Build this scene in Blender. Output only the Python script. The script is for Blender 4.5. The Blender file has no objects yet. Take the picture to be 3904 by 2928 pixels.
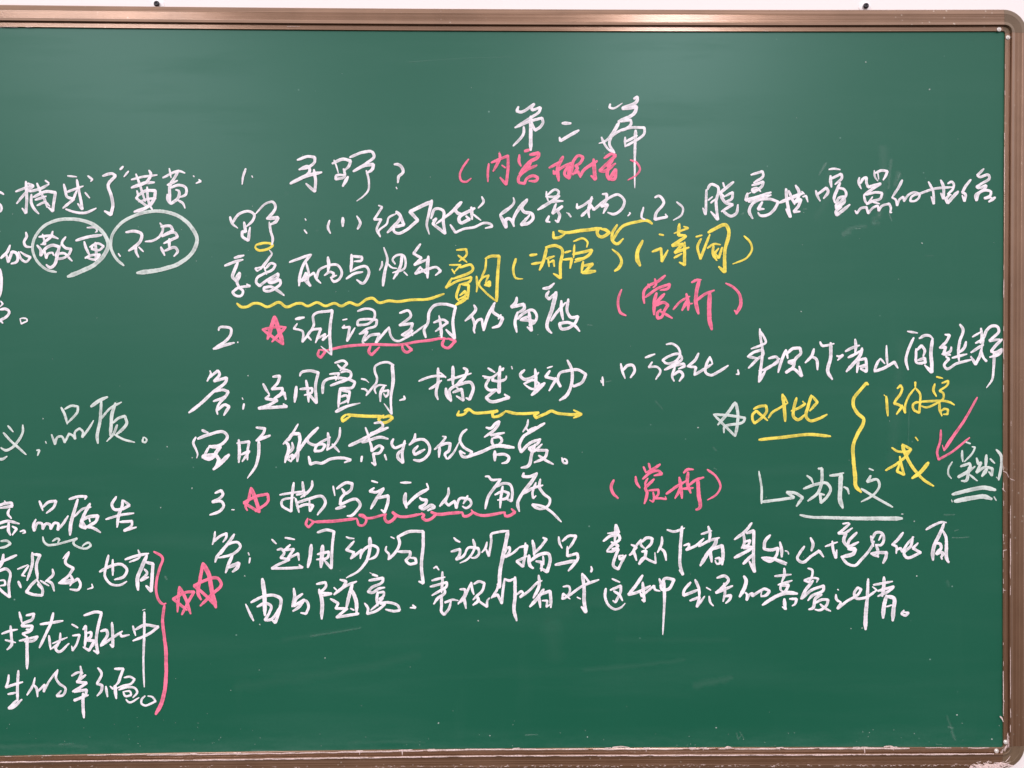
import bpy, math, random
from mathutils import Vector, Matrix, noise as mnoise
random.seed(7)
S = bpy.context.scene
C = S.collection

# ---------------------------------------------------------------- camera
YAW, PITCH, ROLL, DIST = -0.01340986, -0.00664244, -0.001919, 1.188
CAMROT = Matrix.Rotation(YAW, 3, 'Z') @ Matrix.Rotation(math.pi/2 + PITCH, 3, 'X') @ Matrix.Rotation(ROLL, 3, 'Z')
cam = bpy.data.objects.new('camera', bpy.data.cameras.new('camera'))
cam.data.sensor_width = 36.0
cam.data.lens = 36.0*2819.0/3904.0
cam.data.clip_start = 0.02
cam.data.clip_end = 50
cam.matrix_world = Matrix.Translation((0, -DIST, 0)) @ CAMROT.to_4x4()
C.objects.link(cam)
S.camera = cam

# ---------------------------------------------------------------- room light
W = bpy.data.worlds.new('World'); S.world = W; W.use_nodes = True
bg = W.node_tree.nodes['Background']
# the lit classroom around the board: pale ceiling above, dimmer desks and floor below
_t = W.node_tree
_c = _t.nodes.new('ShaderNodeTexCoord'); _s = _t.nodes.new('ShaderNodeSeparateXYZ'); _m = _t.nodes.new('ShaderNodeMapRange')
_m.interpolation_type = 'SMOOTHSTEP'
_m.inputs['From Min'].default_value = -0.45; _m.inputs['From Max'].default_value = 0.50
_m.inputs['To Min'].default_value = 0.14; _m.inputs['To Max'].default_value = 1.45
_t.links.new(_c.outputs['Generated'], _s.inputs[0]); _t.links.new(_s.outputs['Z'], _m.inputs['Value'])
_t.links.new(_m.outputs['Result'], bg.inputs[1])
bg.inputs[0].default_value = (1.0, 0.955, 0.975, 1)

def tube_light(name, x, y0, y1, z, w, power, col):
    l = bpy.data.lights.new(name, 'AREA'); l.shape = 'RECTANGLE'
    l.size = w; l.size_y = abs(y1 - y0); l.energy = power; l.color = col
    o = bpy.data.objects.new(name, l); o.location = (x, (y0+y1)/2, z); C.objects.link(o)
    return o
tube_light('ceiling_light', -1.80, -1.65, -3.1, 1.62, 0.95, 40, (1.0, 0.95, 0.97))
tube_light('ceiling_light', -2.6, -4.6, -6.6, 1.62, 0.3, 125, (1.0, 0.95, 0.97))
tube_light('ceiling_light', 1.45, -4.6, -6.6, 1.62, 0.3, 95, (1.0, 0.95, 0.97))
tube_light('ceiling_light', 0.78, -1.70, -3.1, 1.62, 0.36, 42, (1.0, 0.95, 0.97))

S.view_settings.view_transform = 'Standard'
S.view_settings.look = 'None'
S.view_settings.exposure = 0.0
S.view_settings.gamma = 1.0

# ---------------------------------------------------------------- helpers
def link(o, parent=None, **props):
    C.objects.link(o)
    if parent: o.parent = parent
    for k, v in props.items():
        if v: o[k] = v
    return o

def mesh_obj(name, verts, faces, mat, parent=None, smooth=False, **props):
    me = bpy.data.meshes.new(name)
    me.from_pydata(verts, [], faces); me.validate(); me.update()
    if smooth: me.polygons.foreach_set('use_smooth', [True]*len(me.polygons))
    me.materials.append(mat)
    return link(bpy.data.objects.new(name, me), parent, **props)

def empty(name, loc=(0, 0, 0), **props):
    o = bpy.data.objects.new(name, None); o.location = loc
    o.empty_display_size = 0.05
    return link(o, None, **props)

def onboard(px, py, h=0.0):
    """point where a sight line of the survey photo meets the plane y = -h"""
    d = CAMROT @ Vector(((px-1952)/2819.0, -(py-1464)/2819.0, -1.0))
    t = (DIST - h)/d.y
    return (d.x*t, d.z*t)

class NT:
    def __init__(s, name):
        s.m = bpy.data.materials.new(name); s.m.use_nodes = True
        s.t = s.m.node_tree; s.b = s.t.nodes['Principled BSDF']
    def n(s, kind, **kw):
        nd = s.t.nodes.new(kind)
        for k, v in kw.items():
            if k.startswith('i_'): nd.inputs[k[2:].replace('_', ' ')].default_value = v
            else: setattr(nd, k, v)
        return nd
    def l(s, a, b): s.t.links.new(a, b)
    def ramp(s, src, p0, c0, p1, c1, interp='LINEAR'):
        r = s.n('ShaderNodeValToRGB'); r.color_ramp.interpolation = interp
        e = r.color_ramp.elements
        e[0].position = p0; e[1].position = p1
        e[0].color = (c0, c0, c0, 1) if not isinstance(c0, tuple) else c0
        e[1].color = (c1, c1, c1, 1) if not isinstance(c1, tuple) else c1
        s.l(src, r.inputs[0]); return r.outputs[0]
    def coords(s, scale=(1, 1, 1), rot=(0, 0, 0), loc=(0, 0, 0)):
        if not hasattr(s, 'tc'): s.tc = s.n('ShaderNodeTexCoord')
        m = s.n('ShaderNodeMapping'); m.inputs['Scale'].default_value = scale
        m.inputs['Rotation'].default_value = rot; m.inputs['Location'].default_value = loc
        s.l(s.tc.outputs['Object'], m.inputs[0]); return m.outputs[0]
    def noise(s, co, scale, detail=4, rough=0.55):
        nd = s.n('ShaderNodeTexNoise', i_Scale=scale, i_Detail=detail, i_Roughness=rough)
        s.l(co, nd.inputs['Vector']); return nd.outputs['Fac']
    def math(s, op, a, b=None, clamp=False):
        m = s.n('ShaderNodeMath', operation=op, use_clamp=clamp)
        for i, v in enumerate((a, b)):
            if v is None: continue
            if isinstance(v, (int, float)): m.inputs[i].default_value = v
            else: s.l(v, m.inputs[i])
        return m.outputs[0]
    def mix(s, f, a, b):
        m = s.n('ShaderNodeMix', data_type='RGBA')
        if isinstance(f, (int, float)): m.inputs[0].default_value = f
        else: s.l(f, m.inputs[0])
        for i, v in ((6, a), (7, b)):
            if isinstance(v, tuple): m.inputs[i].default_value = v
            else: s.l(v, m.inputs[i])
        return m.outputs[2]

# ---------------------------------------------------------------- materials
def mat_board():
    k = NT('green_board_enamel')
    co = k.coords()
    big = k.ramp(k.noise(co, 1.3, 3), 0.35, 0.0, 0.72, 1.0)
    sm1 = k.ramp(k.noise(k.coords((0.9, 1, 7), (0, -0.22, 0)), 2.4, 6, 0.6), 0.50, 0.0, 0.78, 1.0)
    sm2 = k.ramp(k.noise(k.coords((1.2, 1, 16), (0, -0.10, 0), (3, 0, 1)), 3.0, 8, 0.65), 0.56, 0.0, 0.80, 1.0)
    sm3 = k.ramp(k.noise(k.coords((10, 1, 1.3), (0, 0.12, 0), (1, 0, 5)), 2.0, 6, 0.6), 0.58, 0.0, 0.85, 1.0)
    fine = k.noise(k.coords((1, 1, 1)), 220, 3)
    # dust that settles along the lower rim of the panel
    sep = k.n('ShaderNodeSeparateXYZ'); k.l(k.tc.outputs['Object'], sep.inputs[0])
    low = k.ramp(k.math('MULTIPLY', k.math('ADD', sep.outputs['Z'], 0.602), 12.0), 0.0, 1.0, 0.75, 0.0)
    lown = k.math('MULTIPLY', low, k.ramp(k.noise(k.coords((2, 1, 9)), 7, 7, 0.65), 0.38, 0.1, 0.66, 1.0))
    d = k.math('MULTIPLY', big, 0.010)
    for s_, w in ((sm1, 0.013), (sm2, 0.007), (sm3, 0.010), (lown, 0.07)):
        d = k.math('ADD', d, k.math('MULTIPLY', s_, w))
    d = k.math('MULTIPLY', d, k.ramp(fine, 0.3, 0.75, 0.7, 1.2))
    # chalk crumbs
    vo = k.n('ShaderNodeTexVoronoi', i_Scale=26.0); k.l(co, vo.inputs['Vector'])
    gate = k.ramp(k.noise(k.coords((1, 1, 1), (0, 0, 0), (9, 2, 4)), 5, 2), 0.5, 0.0, 0.62, 1.0)
    cr = k.math('MULTIPLY', k.ramp(vo.outputs['Distance'], 0.02, 1.0, 0.045, 0.0), gate)
    d = k.math('ADD', d, k.math('MULTIPLY', cr, 0.35), True)
    base = k.mix(big, (0.0022, 0.083, 0.042, 1), (0.0035, 0.089, 0.047, 1))
    col = k.mix(d, base, (0.45, 0.62, 0.58, 1))
    k.l(col, k.b.inputs['Base Color'])
    k.l(k.ramp(sm1, 0.0, 0.40, 1.0, 0.50), k.b.inputs['Roughness'])
    k.b.inputs['IOR'].default_value = 1.52
    k.b.inputs['Specular Tint'].default_value = (0.74, 0.96, 0.98, 1)
    k.b.inputs['Specular IOR Level'].default_value = 0.46
    bp = k.n('ShaderNodeBump', i_Strength=0.05, i_Distance=0.0004); k.l(fine, bp.inputs['Height'])
    k.l(bp.outputs[0], k.b.inputs['Normal'])
    return k.m

def mat_chalk(name, col, dark, lo=0.28, amin=0.78):
    k = NT(name)
    g = k.noise(k.coords((1, 1, 1)), 900, 2, 0.6)
    g2 = k.noise(k.coords((1, 1, 1), (0, 0, 0), (3, 3, 3)), 60, 4)
    c = k.mix(k.ramp(g2, 0.3, 0.0, 0.75, 1.0), col, dark)
    k.l(c, k.b.inputs['Base Color'])
    k.b.inputs['Roughness'].default_value = 0.95
    k.b.inputs['Specular IOR Level'].default_value = 0.1
    at = k.n('ShaderNodeAttribute', attribute_name='cover')
    a = k.math('MULTIPLY', at.outputs['Fac'], k.ramp(g, lo, amin, lo+0.16, 1.0))
    k.l(a, k.b.inputs['Alpha'])
    return k.m

def mat_frame(name, along):
    k = NT(name)
    st = (0.35, 8, 150) if along == 'x' else (150, 8, 0.35)
    if along == 'c': st = (30, 8, 30)
    streak = k.noise(k.coords(st), 2.2, 6, 0.6)
    blot = k.noise(k.coords(), 14, 5)
    c = k.mix(k.ramp(blot, 0.35, 0.0, 0.7, 1.0), (0.185, 0.090, 0.045, 1), (0.235, 0.120, 0.066, 1))
    c = k.mix(k.ramp(streak, 0.48, 0.0, 0.80, 0.45), c, (0.46, 0.30, 0.22, 1))
    vo = k.n('ShaderNodeTexVoronoi', i_Scale=95.0); k.l(k.coords((1, 1, 1), (0, 0, 0), (2, 1, 6)), vo.inputs['Vector'])
    gate = k.ramp(k.noise(k.coords((1, 1, 1), (0, 0, 0), (4, 4, 4)), 4.5, 3), 0.50, 0.0, 0.64, 1.0)
    cr = k.math('MULTIPLY', k.ramp(vo.outputs['Distance'], 0.07, 1.0, 0.16, 0.0), gate)
    c = k.mix(k.math('MULTIPLY', cr, 0.45), c, (0.80, 0.68, 0.60, 1))
    k.l(c, k.b.inputs['Base Color'])
    k.b.inputs['Metallic'].default_value = 0.5
    k.b.inputs['IOR'].default_value = 1.6
    k.b.inputs['Coat Weight'].default_value = 0.6
    k.b.inputs['Coat Roughness'].default_value = 0.16
    k.l(k.ramp(streak, 0.3, 0.22, 0.8, 0.36), k.b.inputs['Roughness'])
    bp = k.n('ShaderNodeBump', i_Strength=0.04, i_Distance=0.0003); k.l(streak, bp.inputs['Height'])
    k.l(bp.outputs[0], k.b.inputs['Normal'])
    return k.m

def mat_plain(name, col, rough=0.5, metal=0.0, n=40, amt=0.12):
    k = NT(name)
    g = k.noise(k.coords(), n, 4)
    c2 = tuple(v*(1-amt) for v in col[:3]) + (1,)
    k.l(k.mix(g, col, c2), k.b.inputs['Base Color'])
    k.b.inputs['Roughness'].default_value = rough; k.b.inputs['Metallic'].default_value = metal
    return k.m

M_BOARD = mat_board()
M_CHALK = {
    'p': mat_chalk('white_chalk', (0.96, 0.89, 0.93, 1), (0.80, 0.72, 0.79, 1)),
    'w': mat_chalk('greenish_white_chalk', (0.70, 0.76, 0.72, 1), (0.60, 0.64, 0.62, 1)),
    'y': mat_chalk('yellow_chalk', (0.96, 0.80, 0.13, 1), (0.80, 0.62, 0.11, 1)),
    'r': mat_chalk('pink_chalk', (0.97, 0.22, 0.35, 1), (0.84, 0.17, 0.29, 1)),
    'd': mat_chalk('chalk_dust', (0.86, 0.66, 0.64, 1), (0.76, 0.58, 0.53, 1), 0.36, 0.35),
    's': mat_chalk('rubbed_chalk', (0.60, 0.68, 0.66, 1), (0.5, 0.6, 0.56, 1), 0.36, 0.15),
}
M_FX = mat_frame('bronze_aluminium_horizontal', 'x')
M_FZ = mat_frame('bronze_aluminium_vertical', 'z')
M_FC = mat_plain('bronze_plastic_corner', (0.185, 0.118, 0.072, 1), 0.36, 0.1, 30, 0.25)
M_WALL = mat_plain('painted_wall', (0.90, 0.81, 0.81, 1), 0.8, 0, 6, 0.03)
M_SCREW = mat_plain('nickel_screw', (0.78, 0.70, 0.66, 1), 0.35, 0.35, 300, 0.2)
M_BLACK = mat_plain('black_screw', (0.012, 0.010, 0.016, 1), 0.3, 0.2, 300, 0.3)
M_PLUG = mat_plain('white_plastic_washer', (0.90, 0.84, 0.86, 1), 0.4, 0, 200, 0.05)

# ---------------------------------------------------------------- wall
XL = -2.62          # left end of the panel, far outside the photograph
mesh_obj('wall', [(-4, 0.021, -1.6), (3, 0.021, -1.6), (3, 0.021, 1.8), (-4, 0.021, 1.8)],
         [(0, 1, 2, 3)], M_WALL, kind='structure', label='pale pinkish white painted wall behind the chalkboard')

# ---------------------------------------------------------------- chalkboard
board = empty('chalkboard', (0, 0, -0.02), category='chalkboard',
              label='green chalkboard in a bronze aluminium frame covered with handwritten chalk notes')
def zt(x): return 0.5568 + 0.0031*(min(abs(x), 0.85)/0.8)**2
def zb(x): return -0.5953 - 0.0048*(min(abs(x), 0.85)/0.8)**2
def xr(z): return 0.8116 + 0.0016*((z+0.02)/0.57)**2
OFF = Vector((0, 0, 0.02))      # children are placed relative to the board's empty

def bo(name, verts, faces, mat, parent=None, smooth=False, **p):
    """part of the board; verts in world space"""
    if parent is None: parent = board
    v = [(a[0], a[1], a[2]+0.02) for a in verts]
    return mesh_obj(name, v, faces, mat, parent, smooth, **p)

# panel: a sheet with real thickness whose rim lies under the frame
nx = 60
vs = []; fs = []
xs = [XL-0.004 + (xr(0)+0.004-XL+0.004)*i/nx for i in range(nx+1)]
for x in xs:
    for y, e in ((0.0, 0), (0.014, 0)):
        vs += [(x, y, zb(x)-0.004), (x, y, zt(x)+0.004)]
for i in range(nx):
    a = i*4; b = a+4
    fs += [(a, b, b+1, a+1), (a+2, a+3, b+3, b+2), (a, a+2, b+2, b), (a+1, b+1, b+3, a+3)]
fs += [(0, 1, 3, 2), (nx*4, nx*4+2, nx*4+3, nx*4+1)]
panel = bo('writing_surface', vs, fs, M_BOARD, label='green enamel writing surface with faint wiped chalk haze')

# frame profile: (outward from the panel edge, height towards the viewer), metres
PROF = [(-0.0003, -0.012), (-0.0003, 0.0022), (0.0003, 0.0026)]
for i in range(5):
    u = 0.0008 + i*0.0013
    PROF += [(u, 0.0026), (u+0.0009, 0.0026), (u+0.0011, 0.00235)]
PROF += [(0.0072, 0.0025), (0.0074, 0.0016), (0.0078, 0.0015), (0.0079, 0.0062), (0.0083, 0.0067), (0.0088, 0.0066), (0.0129, 0.0051)]
for i in range(11):
    u = 0.0132 + i*0.00112
    PROF += [(u, 0.0050), (u+0.0008, 0.0050), (u+0.00096, 0.00472)]
PROF += [(0.0256, 0.0050), (0.0261, 0.0051), (0.0306, 0.0042), (0.0328, 0.0038), (0.0343, 0.0026), (0.0348, 0.0006), (0.0350, -0.0205)]

def sweep(name, path, mat, **p):
    """path: list of (origin, outward unit vector) in the board plane"""
    vs = []; fs = []; n = len(PROF)
    for (ox, oz), (dx, dz) in path:
        for u, h in PROF: vs.append((ox+dx*u, -h, oz+dz*u))
    for i in range(len(path)-1):
        for j in range(n-1):
            a = i*n+j
            fs.append((a, a+1, a+1+n, a+n))
    fs.append(tuple(range(n))); fs.append(tuple(reversed(range((len(path)-1)*n, len(path)*n))))
    return bo(name, vs, fs, mat, **p)

RC = 0.0036
def corner(cx, cz, a0, a1, **p):
    path = []
    for i in range(17):
        a = a0 + (a1-a0)*i/16
        d = (math.cos(a), math.sin(a))
        path.append(((cx+d[0]*RC, cz+d[1]*RC), d))
    return sweep('frame_corner', path, M_FC, **p)
XRt, XRb = xr(0.55), xr(-0.59)
TR = (XRt-RC, zt(0.8)-RC); BR = (XRb-RC, zb(0.8)+RC)
TL = (XL+RC, zt(0.8)-RC); BL = (XL+RC, zb(0.8)+RC)
g = 0.0002
n = 70
X0, X1 = TL[0]+g, TR[0]-g
sweep('frame_rail', [((X0+(X1-X0)*i/n, zt(X0+(X1-X0)*i/n)), (0, 1)) for i in range(n+1)], M_FX, label='ribbed top rail of the frame with bright reflections')
X0, X1 = BL[0]+g, BR[0]-g
sweep('frame_rail', [((X0+(X1-X0)*i/n, zb(X0+(X1-X0)*i/n)), (0, -1)) for i in range(n+1)], M_FX, label='bottom rail of the frame edged with chalk dust')
Z0, Z1 = BR[1]+g, TR[1]-g
sweep('frame_rail', [((xr(Z0+(Z1-Z0)*i/24), Z0+(Z1-Z0)*i/24), (1, 0)) for i in range(25)], M_FZ, label='right side rail of the frame')
sweep('frame_rail', [((XL, Z0+(Z1-Z0)*i/4), (-1, 0)) for i in range(5)], M_FZ)
corner(*TR, math.pi/2, 0, label='rounded olive brown top right frame corner')
corner(*BR, 0, -math.pi/2, label='rounded bottom right frame corner smeared with chalk')
corner(*TL, math.pi/2, math.pi)
corner(*BL, math.pi, math.pi*1.5)

def lathe(prof, cx, cz, y0, seg=20):
    """prof: (radius, height towards viewer)"""
    vs = []; fs = []; k = len(prof)
    for s in range(seg):
        a = 2*math.pi*s/seg
        for r, h in prof: vs.append((cx+r*math.cos(a), y0-h, cz+r*math.sin(a)))
    for s in range(seg):
        for j in range(k-1):
            a = s*k+j; b = ((s+1) % seg)*k+j
            fs.append((a, b, b+1, a+1))
    fs.append(tuple(s*k+k-1 for s in range(seg)))
    return vs, fs

for px, py in ((3809, 112), (3843, 143), (3799, 2863), (3834, 2829)):
    x, z = onboard(px, py, 0.003)
    pr = [(0.0036, 0), (0.0037, 0.0006), (0.0033, 0.0012), (0.0026, 0.0013), (0.0023, 0.0009), (0.0021, 0.0013), (0.0014, 0.0020), (0.0006, 0.0022)]
    v, f = lathe(pr, x, z, -0.0026)
    bo('screw', v, f, M_SCREW, smooth=True)
for px, py in ((-1, 1), (-1, -1)):
    for q in (0, 1):
        x = XL+ (0.012 if q else -0.0042); z = (zt(0.8) if py > 0 else zb(0.8)) + py*(0.0042 if q else -0.012)
        v, f = lathe(pr, x, z, -0.0026); bo('screw', v, f, M_SCREW, smooth=True)

# hanging screws in the wall just above the frame: each a thing of its own
def wall_screw(px, py, lab):
    d = CAMROT @ Vector(((px-1952)/2819.0, -(py-1464)/2819.0, -1.0))
    t = (DIST + 0.016)/d.y
    x, z = d.x*t, d.z*t
    o = empty('wall_screw', (x, 0.021, z), category='screw', label=lab, group='screws holding the chalkboard to the wall')
    v, f = lathe([(0.0100, 0), (0.0100, 0.0008), (0.0094, 0.0013), (0.003, 0.0015)], 0, 0, -0.0002, 28)
    mesh_obj('washer', v, f, M_PLUG, o, True)
    v, f = lathe([(0.0020, 0.0012), (0.0020, 0.0030), (0.0046, 0.0042), (0.0047, 0.0050), (0.0040, 0.0064), (0.0022, 0.0072), (0.0016, 0.0066), (0.0008, 0.0060)], 0, 0, 0, 24)
    mesh_obj('screw_head', v, f, M_BLACK, o, True)
wall_screw(597, 14, 'black screw with white washer above the left part of the top rail')
wall_screw(3302, 22, 'black screw with white washer above the right part of the top rail')

# ---------------------------------------------------------------- chalk strokes
def catmull(P, step):
    out = [P[0]]
    n = len(P)
    for i in range(n-1):
        p0 = P[i-1] if i else P[0]; p1 = P[i]; p2 = P[i+1]; p3 = P[i+2] if i+2 < n else P[i+1]
        L = math.hypot(p2[0]-p1[0], p2[1]-p1[1])
        k = max(2, int(L/step))
        # tangents limited by the segment so that uneven spacing does not overshoot
        def tan(a, b, c):
            la = math.hypot(b[0]-a[0], b[1]-a[1]); lb = math.hypot(c[0]-b[0], c[1]-b[1])
            if la < 1e-9 or lb < 1e-9: return (c[0]-a[0], c[1]-a[1]), la+lb
            tx = (b[0]-a[0])/la*lb + (c[0]-b[0])/lb*la; ty = (b[1]-a[1])/la*lb + (c[1]-b[1])/lb*la
            q = la+lb
            return (tx/q, ty/q), q
        t1, _ = tan(p0, p1, p2) if i else ((p2[0]-p1[0], p2[1]-p1[1]), 0)
        t2, _ = tan(p1, p2, p3) if i+2 < n else ((p2[0]-p1[0], p2[1]-p1[1]), 0)
        def norm(t, m):
            q = math.hypot(*t) or 1
            return (t[0]/q*m, t[1]/q*m)
        t1 = norm(t1, L*0.9); t2 = norm(t2, L*0.9)
        for s in range(1, k+1):
            u = s/k; u2 = u*u; u3 = u2*u
            a = 2*u3-3*u2+1; b = u3-2*u2+u; c = -2*u3+3*u2; d = u3-u2
            out.append((a*p1[0]+b*t1[0]+c*p2[0]+d*t2[0], a*p1[1]+b*t1[1]+c*p2[1]+d*t2[1]))
    return out

def ribbon(vs, fs, cv, pts, wf, h, cover=1.0, jit=0.10, edge=0.80, seed=0):
    """pts in photo px; wf(t)-> width px; ridge in the middle so strokes never lie in one plane"""
    n = len(pts)
    acc = [0.0]
    for i in range(1, n): acc.append(acc[-1]+math.hypot(pts[i][0]-pts[i-1][0], pts[i][1]-pts[i-1][1]))
    T = acc[-1] or 1.0
    rows = []
    for i, (x, y) in enumerate(pts):
        a = pts[max(0, i-1)]; b = pts[min(n-1, i+1)]
        tx, ty = b[0]-a[0], b[1]-a[1]; q = math.hypot(tx, ty) or 1
        nx_, ny_ = -ty/q, tx/q
        u = acc[i]/T
        w = wf(u)/2
        # pressure of the chalk: slow and fast irregularities on both flanks
        s = acc[i]
        wl = w*(1 + jit*mnoise.noise((s*0.030+seed, 1.3, 0)) + jit*0.9*mnoise.noise((s*0.16+seed, 4.1, 0)))
        wr = w*(1 + jit*mnoise.noise((s*0.030+seed, 7.7, 3)) + jit*0.9*mnoise.noise((s*0.16+seed, 9.2, 5)))
        hh = h + 0.00006*u
        dry = mnoise.noise((s*0.022+seed, 3.3, 8)) + 0.7*mnoise.noise((s*0.11+seed, 5.5, 1))
        tip = max(0.0, 1-min(s, T-s)/9.0)
        mid = min(1.0, max(0.58, 0.82 + 0.40*dry + 0.3*tip))
        rows.append(((x-nx_*wl, y-ny_*wl), (x, y), (x+nx_*wr, y+ny_*wr), hh, mid))
    b0 = len(vs)
    for L_, M_, R_, hh, mid in rows:
        if edge < 0.5: mid = 1.0
        el = edge if edge < 0.5 else min(1.0, mid+0.22)
        for (p, dh, c) in ((L_, 0, el), (M_, 0.00014, mid), (R_, 0, el*0.94)):
            X, Z = onboard(p[0], p[1], hh); vs.append((X, -(hh+dh), Z)); cv.append(c*cover)
    for i in range(n-1):
        a = b0+i*3
        fs.append((a, a+3, a+4, a+1)); fs.append((a+1, a+4, a+5, a+2))
    for end in (0, n-1):       # rounded ends
        L_, M_, R_, hh, mid = rows[end]
        sgn = -1 if end == 0 else 1
        a = pts[max(0, end-1)] if end else pts[0]; b = pts[end] if end else pts[1]
        tx, ty = b[0]-a[0], b[1]-a[1]; q = math.hypot(tx, ty) or 1; tx /= q; ty /= q
        r = math.hypot(R_[0]-L_[0], R_[1]-L_[1])/2*0.72
        base = b0+end*3; prev = base+2
        nx_, ny_ = -ty, tx
        for k in (1, 2, 3):
            ang = math.pi*k/4
            lx = nx_*math.cos(ang)*r*1.2 + sgn*tx*math.sin(ang)*r; ly = ny_*math.cos(ang)*r*1.2 + sgn*ty*math.sin(ang)*r
            X, Z = onboard(M_[0]+lx, M_[1]+ly, hh); vs.append((X, -hh, Z)); cv.append(edge*cover*0.9)
            fs.append((base+1, prev, len(vs)-1)); prev = len(vs)-1
        fs.append((base+1, prev, base))

def split_corners(P, limit=80):
    parts = []; cur = [P[0]]
    for i in range(1, len(P)):
        cur.append(P[i])
        if i < len(P)-1:
            a = math.atan2(P[i][1]-P[i-1][1], P[i][0]-P[i-1][0]); b = math.atan2(P[i+1][1]-P[i][1], P[i+1][0]-P[i][0])
            d = abs((b-a+math.pi) % (2*math.pi)-math.pi)
            if d > math.radians(limit): parts.append(cur); cur = [P[i]]
    parts.append(cur); return parts

GI = [0]
def strokes_obj(name, mat, strokes, parent, cover=1.0, jit=0.17, edge=0.80, hbase=0.00012, taper=True, **props):
    vs = []; fs = []; cv = []
    for P, w0, w1 in strokes:
        segs = split_corners(P)
        tot = sum(math.hypot(P[i+1][0]-P[i][0], P[i+1][1]-P[i][1]) for i in range(len(P)-1)) or 1
        done = 0.0
        for sg in segs:
            L = sum(math.hypot(sg[i+1][0]-sg[i][0], sg[i+1][1]-sg[i][1]) for i in range(len(sg)-1))
            a, b = done/tot, (done+L)/tot
            GI[0] += 1
            h = hbase + (GI[0] % 37)*0.000021
            def wf(u, a=a, b=b):
                t = a+(b-a)*u
                w = w0+(w1-w0)*t
                if taper:
                    if t*tot < 12: w *= 0.62+0.38*t*tot/12
                    if (1-t)*tot < 20: w *= 0.52+0.48*(1-t)*tot/20
                return w
            ribbon(vs, fs, cv, catmull(sg, 5.0), wf, h, cover, jit, edge, GI[0]*3.7)
            done += L
    o = bo(name, vs, fs, mat, parent, **props)
    at = o.data.attributes.new('cover', 'FLOAT', 'POINT')
    if len(at.data) == len(cv): at.data.foreach_set('value', cv)
    return o

COLN = {'p': 'white', 'w': 'greenish white', 'y': 'yellow', 'r': 'pink'}
KINDN = {'c': ('chalk_character', 'chalk character'), 'b': ('chalk_bracket', 'chalk bracket'), 'k': ('chalk_punctuation', 'chalk punctuation mark'),
         's': ('chalk_star', 'chalk star'), 'u': ('chalk_underline', 'chalk underline'), 'o': ('chalk_underline', 'chalk underline linked by small rings'),
         'a': ('chalk_arrow', 'chalk arrow')}
WMIN = 1.07
def read_writing(text):
    ox = oy = 0; sc = 3.0
    for line in text.strip().split('\n'):
        line = line.strip()
        if not line: continue
        if line[0] == '@':
            q = line[1:].split(); ox, oy = float(q[0]), float(q[1]); sc = float(q[2]) if len(q) > 2 else 3.0
            continue
        head, body = line.split('|')
        code, ch = head.split(' ', 1)
        st = []
        for s in body.split(';'):
            s = s.strip()
            if not s: continue
            w0 = w1 = None; mid = None
            if '=' in s:
                s, w = s.split('='); ww = [float(v) for v in w.split(',')]
                w0 = ww[0]; w1 = ww[-1]
            k = 10.0/sc
            if w0 is None: w0 = w1 = 3.0*sc/3.0
            q = [float(v) for v in s.split()]
            P = [(ox+q[i]*k, oy+q[i+1]*k) for i in range(0, len(q)-1, 2)]
            P = [P[0]] + [P[i] for i in range(1, len(P)) if P[i] != P[i-1]]
            if len(P) < 2: continue
            st.append((P, w0*k*WMIN, w1*k*WMIN))
        col, kd = code[0], code[1]
        if kd == 'w' : name, lab = 'chalk_underline', 'wavy yellow chalk underline'
        elif kd == 'r' and ch in '}': name, lab = 'chalk_brace', COLN[col]+' chalk brace'
        elif kd == 'r' : name, lab = 'chalk_ring', 'large greenish white chalk ring around two characters'
        else:
            name, lab = KINDN[kd]; lab = COLN[col]+' '+lab
            if kd == 'c': lab += ' '+ch
        strokes_obj(name, M_CHALK[col], st, panel, label=lab)
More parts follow.
